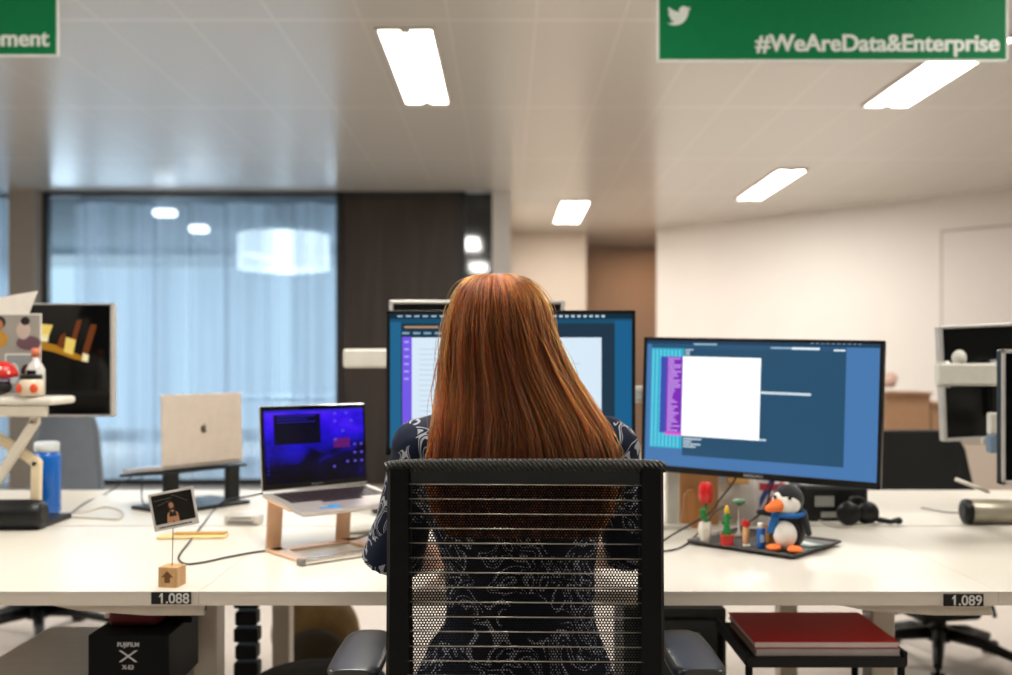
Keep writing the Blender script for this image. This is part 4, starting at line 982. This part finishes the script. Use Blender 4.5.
# ------------------------------------------------------------ THE WOMAN
M_skinp = mat('skin', '#d9a88c', rough=.5, var=.03); M_skinp.node_tree.nodes['Principled BSDF'].inputs['Subsurface Weight'].default_value = .12
M_skinp.node_tree.nodes['Principled BSDF'].inputs['Subsurface Radius'].default_value = (.02, .008, .004)
HC = Vector((-.016, 1.795, 1.236))
mb = MB()
mb.ell(HC, (.073, .092, .105)); mb.ell(HC+Vector((0, .035, -.055)), (.052, .058, .058)); mb.ell(HC+Vector((0, .072, -.092)), (.022, .02, .018))
mb.caps(HC+Vector((0, .088, .0)), HC+Vector((0, .112, -.03)), .009, .012, 12)            # nose
for s in (-1, 1):
    mb.ell(HC+Vector((s*.013, .1, -.032)), (.008, .009, .007)); mb.ell(HC+Vector((s*.038, .068, -.03)), (.024, .02, .022))
    mb.ell(HC+Vector((s*.03, .079, .018)), (.024, .012, .008)); mb.ell(HC+Vector((s*.073, .005, -.01)), (.008, .018, .03), rot=(.2, 0, 0))
mb.ell(HC+Vector((0, .088, -.063)), (.021, .009, .006)); mb.ell(HC+Vector((0, .086, -.072)), (.017, .009, .007))
mb.chain([(.012, 1.785, 1.03), (0, 1.785, 1.10), (-.014, 1.80, 1.175)], [.062, .052, .05])
BXc = .0155
def torso(mb, g=0.):
    lv = [(.50, .165, .13), (.55, .178, .135), (.62, .168, .125), (.72, .124, .108), (.82, .126, .105), (.92, .152, .112), (1.0, .172, .108), (1.05, .168, .092), (1.08, .12, .075), (1.10, .075, .06)]
    secs = []
    for z_, rx, ry in lv:
        cx_ = BXc+(.010 if .7 < z_ < .9 else 0)
        secs.append([Vector((cx_+(rx+g)*math.cos(2*PI*k/32), 1.79+(ry+g)*math.sin(2*PI*k/32), z_+(g if z_ > 1.0 else 0))) for k in range(32)])
    mb.rings(secs)
torso(mb, 0)
for s in (-1, 1): mb.ell((BXc+s*.075, 1.885, .96), (.06, .05, .055))
shL, elL, wrL = Vector((-.150, 1.79, 1.035)), Vector((-.208, 1.83, .835)), Vector((-.135, 2.075, .775))
shR, elR, wrR = Vector((.182, 1.79, 1.035)), Vector((.236, 1.84, .845)), Vector((.175, 2.085, .775))
for sh, el, wr, s in ((shL, elL, wrL, -1), (shR, elR, wrR, 1)):
    mb.chain([sh, (sh+el)/2, el, el+(wr-el)*.35, wr], [.046, .042, .036, .036, .023])
    d = (wr-el); d.z = 0; d.normalize(); side = Vector((-d.y, d.x, 0))*(-s)  # towards body middle = thumb side
    side = Vector((d.y, -d.x, 0))*(-s)
    pc_ = wr+d*.045; pc_.z = .765
    # palm
    for q in (-.024, -.008, .008, .024): mb.chain([wr+Vector((0, 0, -.004)), Vector((*(wr+d*.05+side*q).xy, .763)), Vector((*(wr+d*.085+side*q*1.15).xy, .760))], [.017, .0125, .0105], 12)
    for q, L_, in ((-.029, .055), (-.0095, .072), (.0095, .076), (.029, .068)):
        p0 = wr+d*.085+side*q; p0.z = .760; p1 = p0+d*L_*.45+Vector((0, 0, .006)); p2 = p0+d*L_*.78+side*q*.1+Vector((0, 0, -.006)); p3 = p0+d*L_*.98+side*q*.12; p3.z = .7385
        mb.chain([p0, p1, p2, p3], [.0095, .0088, .0082, .0072], 12)
    t0 = wr+d*.025+side*.018; t0.z = .762; t1 = wr+d*.052+side*.048; t1.z = .756; t2 = wr+d*.080+side*.058; t2.z = .749; t3 = wr+d*.1+side*.058; t3.z = .741
    mb.chain([t0, t1, t2, t3], [.0135, .0115, .0098, .0085], 12)
# legs
for s in (-1, 1):
    mb.chain([(BXc+s*.085, 1.80, .575), (BXc+s*.10, 2.03, .57), (BXc+s*.105, 2.22, .56), (BXc+s*.11, 2.25, .36), (BXc+s*.11, 2.25, .10)], [.088, .075, .056, .05, .035])
    mb.chain([(BXc+s*.11, 2.24, .055), (BXc+s*.12, 2.36, .035), (BXc+s*.122, 2.42, .03)], [.034, .034, .026])
person = obj('person', remeshed(mb, .0042, 4), M_skinp)
tag(person, 'seated woman seen from behind with long red hair and navy floral blouse', 'person')
# face details
for s in (-1, 1):
    e = obj('eye', MB().ell(HC+Vector((s*.030, .080, .004)), (.0125, .0105, .0085)), mat('eye_white', '#e6e2dc', rough=.2), person)
    obj('iris', MB().ell(HC+Vector((s*.030, .0895, .004)), (.0052, .0022, .0052)), mat('iris_brown', '#3b2a1c', rough=.2), e)
    obj('eyebrow', MB().tube([HC+Vector((s*.016, .094, .021)), HC+Vector((s*.03, .091, .026)), HC+Vector((s*.046, .078, .022))], [.002, .0028, .0015], n=8), mat('brow_auburn', '#5a2a14', rough=.7), person)
obj('lips', MB().ell(HC+Vector((0, .0955, -.064)), (.019, .004, .0035)).ell(HC+Vector((0, .0945, -.071)), (.016, .0045, .004)), mat('lip_rose', '#b05a54', rough=.4), person)

def floral():
    m = bpy.data.materials.new('navy_floral'); m.use_nodes = True; nt = m.node_tree; b = nt.nodes['Principled BSDF']; N = nt.nodes; L = nt.links
    tc = N.new('ShaderNodeTexCoord')
    n1 = N.new('ShaderNodeTexNoise'); n1.inputs['Scale'].default_value = 11; n1.inputs['Detail'].default_value = 1.; n1.inputs['Distortion'].default_value = 1.6
    L.new(tc.outputs['Object'], n1.inputs[0])
    def near(out, c, w):
        s = N.new('ShaderNodeMath'); s.operation = 'SUBTRACT'; s.inputs[1].default_value = c; L.new(out, s.inputs[0])
        a_ = N.new('ShaderNodeMath'); a_.operation = 'ABSOLUTE'; L.new(s.outputs[0], a_.inputs[0])
        l = N.new('ShaderNodeMath'); l.operation = 'LESS_THAN'; l.inputs[1].default_value = w; L.new(a_.outputs[0], l.inputs[0]); return l
    def mx(a_, b_, op='MAXIMUM'):
        q = N.new('ShaderNodeMath'); q.operation = op; L.new(a_.outputs[0], q.inputs[0]); L.new(b_.outputs[0], q.inputs[1]); return q
    l1 = near(n1.outputs['Fac'], .42, .016); l2 = near(n1.outputs['Fac'], .50, .008); l3 = near(n1.outputs['Fac'], .585, .020); l4 = near(n1.outputs['Fac'], .64, .008)
    n2 = N.new('ShaderNodeTexNoise'); n2.inputs['Scale'].default_value = 9; n2.inputs['Detail'].default_value = 0; L.new(tc.outputs['Object'], n2.inputs[0])
    g = N.new('ShaderNodeMath'); g.operation = 'GREATER_THAN'; g.inputs[1].default_value = .455; L.new(n2.outputs['Fac'], g.inputs[0])
    a1 = mx(mx(l1, l2), mx(l3, l4)); a2 = mx(a1, g, 'MULTIPLY')
    mix = N.new('ShaderNodeMix'); mix.data_type = 'RGBA'; mix.inputs[6].default_value = lin('#07142c'); mix.inputs[7].default_value = lin('#a2a5ae')
    L.new(a2.outputs[0], mix.inputs[0]); L.new(mix.outputs[2], b.inputs['Base Color']); b.inputs['Roughness'].default_value = .7; b.inputs['Specular IOR Level'].default_value = .2
    return m
M_fl = floral()
mb = MB(); torso(mb, .012)
for sh, el, s in ((shL, elL, -1), (shR, elR, 1)):
    mb.chain([Vector((BXc+s*.11, 1.79, 1.058)), sh+Vector((s*.004, 0, -.002))], [.045, .056])
    dd = (el-sh).normalized(); mb.caps(sh, sh+(el-sh)*.55, .056, .05)
    mb.tube([sh+(el-sh)*.3, sh+(el-sh)*.7, el+dd*.0+Vector((0, .012, .0)), el+dd*.022+Vector((0, .014, 0))], [.052, .05, .055, .058], n=24)
for s in (-1, 1): mb.ell((BXc+s*.075, 1.89, .955), (.068, .058, .065))
me = remeshed(mb, .005, 5)
for v, vn in zip(me.vertices, [x.vector.copy() for x in me.vertex_normals]): # soft folds in the cloth
    n_ = noise.noise(Vector((v.co.x*14, v.co.y*14, v.co.z*7)))+.5*noise.noise(v.co*34)
    v.co += vn*n_*.0042
obj('blouse', me, M_fl, person)
mb = MB()
for s in (-1, 1):
    mb.chain([(BXc+s*.085, 1.80, .575), (BXc+s*.10, 2.03, .57), (BXc+s*.105, 2.22, .56), (BXc+s*.11, 2.25, .36), (BXc+s*.11, 2.25, .12)], [.098, .084, .064, .056, .05])
mb.ell((BXc, 1.79, .57), (.178, .14, .085))
obj('trousers', remeshed(mb, .008, 4), mat('dark_trousers', '#12141c', rough=.9), person)
for s in (-1, 1):
    mb = MB(); mb.chain([(BXc+s*.11, 2.235, .055), (BXc+s*.12, 2.36, .042), (BXc+s*.122, 2.425, .036)], [.042, .042, .034]); mb.box((BXc+s*.116, 2.32, .012), (.075, .25, .022), bevel=.01)
    obj('shoe', remeshed(mb, .005, 3), M_blackm, person)

# hair: an inner mass and many strands flowing over it
LV = [ # z, xl, xr, yb, yf
 (1.3465, -.030, -.004, 1.755, 1.785), (1.341, -.055, .022, 1.727, 1.815), (1.326, -.077, .046, 1.703, 1.845), (1.300, -.092, .0655, 1.684, 1.868), (1.272, -.1015, .076, 1.674, 1.876),
 (1.240, -.107, .0845, 1.668, 1.876), (1.193, -.112, .1035, 1.665, 1.868), (1.141, -.1155, .1315, 1.660, 1.845), (1.090, -.120, .161, 1.650, 1.76), (1.055, -.1245, .176, 1.642, 1.715),
 (1.02, -.1285, .1835, 1.636, 1.705), (.968, -.124, .180, 1.634, 1.70), (.925, -.110, .168, 1.636, 1.69), (.895, -.09, .15, 1.64, 1.68)]
arc = [0.]
for i in range(1, len(LV)):
    p, q = LV[i-1], LV[i]; arc.append(arc[-1]+math.hypot(p[0]-q[0], (p[3]-q[3])))
TOT = arc[-1]
def level(t):
    s = max(0, min(1, t))*TOT; i = 0
    while i < len(arc)-2 and arc[i+1] < s: i += 1
    f = (s-arc[i])/(arc[i+1]-arc[i]); P0, P1, P2, P3 = LV[max(i-1, 0)], LV[i], LV[i+1], LV[min(i+2, len(LV)-1)]
    return [.5*((2*b_)+(c_-a_)*f+(2*a_-5*b_+4*c_-d_)*f*f+(3*b_-a_-3*c_+d_)*f**3) for a_, b_, c_, d_ in zip(P0, P1, P2, P3)]
def hsurf(u, t, off=0.):
    z, xl, xr, yb, yf = level(t)
    e = .95-.2*min(1, max(0, (t-.45)*3))
    c, s = math.cos(u), math.sin(u)
    hx, hy = (xr-xl)/2, (yf-yb)/2
    lock = min(1, t*2.5)*(1+t*.5)*(.0026*math.sin(41*u+3*math.sin(5*u)+2.5*t)+.0016*math.sin(93*u+5*t)+.0022*math.sin(17*u+1.7*math.sin(3*t)))
    k = off+lock
    return Vector(((xl+xr)/2+(hx+k)*math.copysign(abs(c)**e, c), (yb+yf)/2+(hy+k)*math.copysign(abs(s)**e, s), z))
NU, NT = 240, 60
mb = MB(); secs = []
for j in range(NT+1):
    t = j/NT; secs.append([hsurf(2*PI*i/NU, t, -.004 if t > .02 else -.003) for i in range(NU)])
mb.rings(secs)
def hairmesh_mat():
    m = bpy.data.materials.new('auburn_hair'); m.use_nodes = True; nt = m.node_tree; b = nt.nodes['Principled BSDF']; N = nt.nodes; L = nt.links
    tc = N.new('ShaderNodeTexCoord'); mp = N.new('ShaderNodeMapping'); mp.inputs['Scale'].default_value = (260, 260, 3)
    n = N.new('ShaderNodeTexNoise'); n.inputs['Scale'].default_value = 1; L.new(tc.outputs['Object'], mp.inputs[0]); L.new(mp.outputs[0], n.inputs[0])
    r = N.new('ShaderNodeValToRGB'); r.color_ramp.elements[0].color = lin('#1c0a05'); r.color_ramp.elements[1].color = lin('#5a270e'); L.new(n.outputs['Fac'], r.inputs[0]); L.new(r.outputs[0], b.inputs['Base Color'])
    b.inputs['Roughness'].default_value = .45; return m
hair = obj('hair', mb, hairmesh_mat(), person)
def strand_mat():
    m = bpy.data.materials.new('copper_strand'); m.use_nodes = True; nt = m.node_tree; nt.nodes.clear(); N = nt.nodes; L = nt.links
    o = N.new('ShaderNodeOutputMaterial'); h = N.new('ShaderNodeBsdfHairPrincipled'); h.parametrization = 'COLOR'
    hi = N.new('ShaderNodeHairInfo'); r = N.new('ShaderNodeValToRGB'); cr = r.color_ramp
    cr.elements[0].color = lin('#240a02'); cr.elements[1].color = lin('#c05c12'); e = cr.elements.new(.62); e.color = lin('#682607'); L.new(hi.outputs['Random'], r.inputs[0])
    L.new(r.outputs[0], h.inputs['Color']); h.inputs['Roughness'].default_value = .25; h.inputs['Radial Roughness'].default_value = .4; h.inputs['IOR'].default_value = 1.42
    L.new(h.outputs[0], o.inputs[0]); return m
NS, NP = 11000, 26
rh = random.Random(3); pos = []; rads = []
for i in range(NS):
    # mostly the back and both sides; a few at the front edge
    u = -PI/2+rh.gauss(0, 1.05)
    if abs(u+PI/2) > 2.5: u = -PI/2+rh.uniform(-2.3, 2.3)
    u0 = u+rh.uniform(-.25, .25); off = rh.uniform(-.002, .0035); te = rh.uniform(.90, 1.0); fly = rh.random()
    ph_ = rh.uniform(0, 6.28); amp = rh.uniform(0, .0012)
    if fly > .975: amp = rh.uniform(.003, .012); off += .004
    t0 = rh.uniform(0., .04) if rh.random() < .75 else rh.uniform(0, .25)
    drift = rh.gauss(0, .035)
    for k in range(NP):
        f = k/(NP-1); t = t0+(te-t0)*f
        uu = u0+(u-u0)*min(1, f*3)+drift*f+(amp*6)*math.sin(ph_+f*5)*(1 if fly > .975 else 0)
        p = hsurf(uu, t, off+amp*math.sin(ph_+f*9))
        if fly > .975: p += Vector((math.sin(ph_)*amp*f, -abs(math.cos(ph_))*amp*f*.5, 0))
        pos.extend(p); rads.append(.00036*(1-.55*max(0, f-.75)*4*.6))
hc = bpy.data.hair_curves.new('hair_strands'); hc.add_curves([NP]*NS)
hc.attributes['position'].data.foreach_set('vector', pos)
ra = hc.attributes.get('radius') or hc.attributes.new('radius', 'FLOAT', 'POINT'); ra.data.foreach_set('value', rads)
hc.materials.append(strand_mat())
ho = bpy.data.objects.new('hair_strands', hc); COL.objects.link(ho); ho.parent = hair

# ------------------------------------------------------------ daylight, world, camera
W = bpy.data.worlds.new('world'); SC.world = W; W.use_nodes = True
bg = W.node_tree.nodes['Background']; bg.inputs[0].default_value = (.58, .75, .88, 1); bg.inputs[1].default_value = 1.5
ld = bpy.data.lights.new('window_daylight', 'AREA'); ld.shape = 'RECTANGLE'; ld.size = 6.5; ld.size_y = .9; ld.energy = 230; ld.color = (.76, .88, 1.)
lo = bpy.data.objects.new('window_daylight', ld); COL.objects.link(lo); lo.location = (-3.7, 14.5, 2.3); lo.rotation_euler = (-math.radians(52), 0, 0); ld.spread = math.radians(130)

cam = bpy.data.cameras.new('camera'); cam.lens = 35; cam.sensor_width = 36; cam.shift_y = 22.5/1012
cam.dof.use_dof = True; cam.dof.focus_distance = 1.62; cam.dof.aperture_fstop = 2.9
co = bpy.data.objects.new('camera', cam); COL.objects.link(co); co.location = (0, 0, CAMZ); co.rotation_euler = (PI/2, 0, 0)
SC.camera = co
SC.view_settings.view_transform = 'Standard'; SC.view_settings.look = 'None'; SC.view_settings.gamma = 1; SC.view_settings.use_curve_mapping = False
SC.view_settings.exposure = 0.15
SC.cycles.max_bounces = 8; SC.cycles.transparent_max_bounces = 12
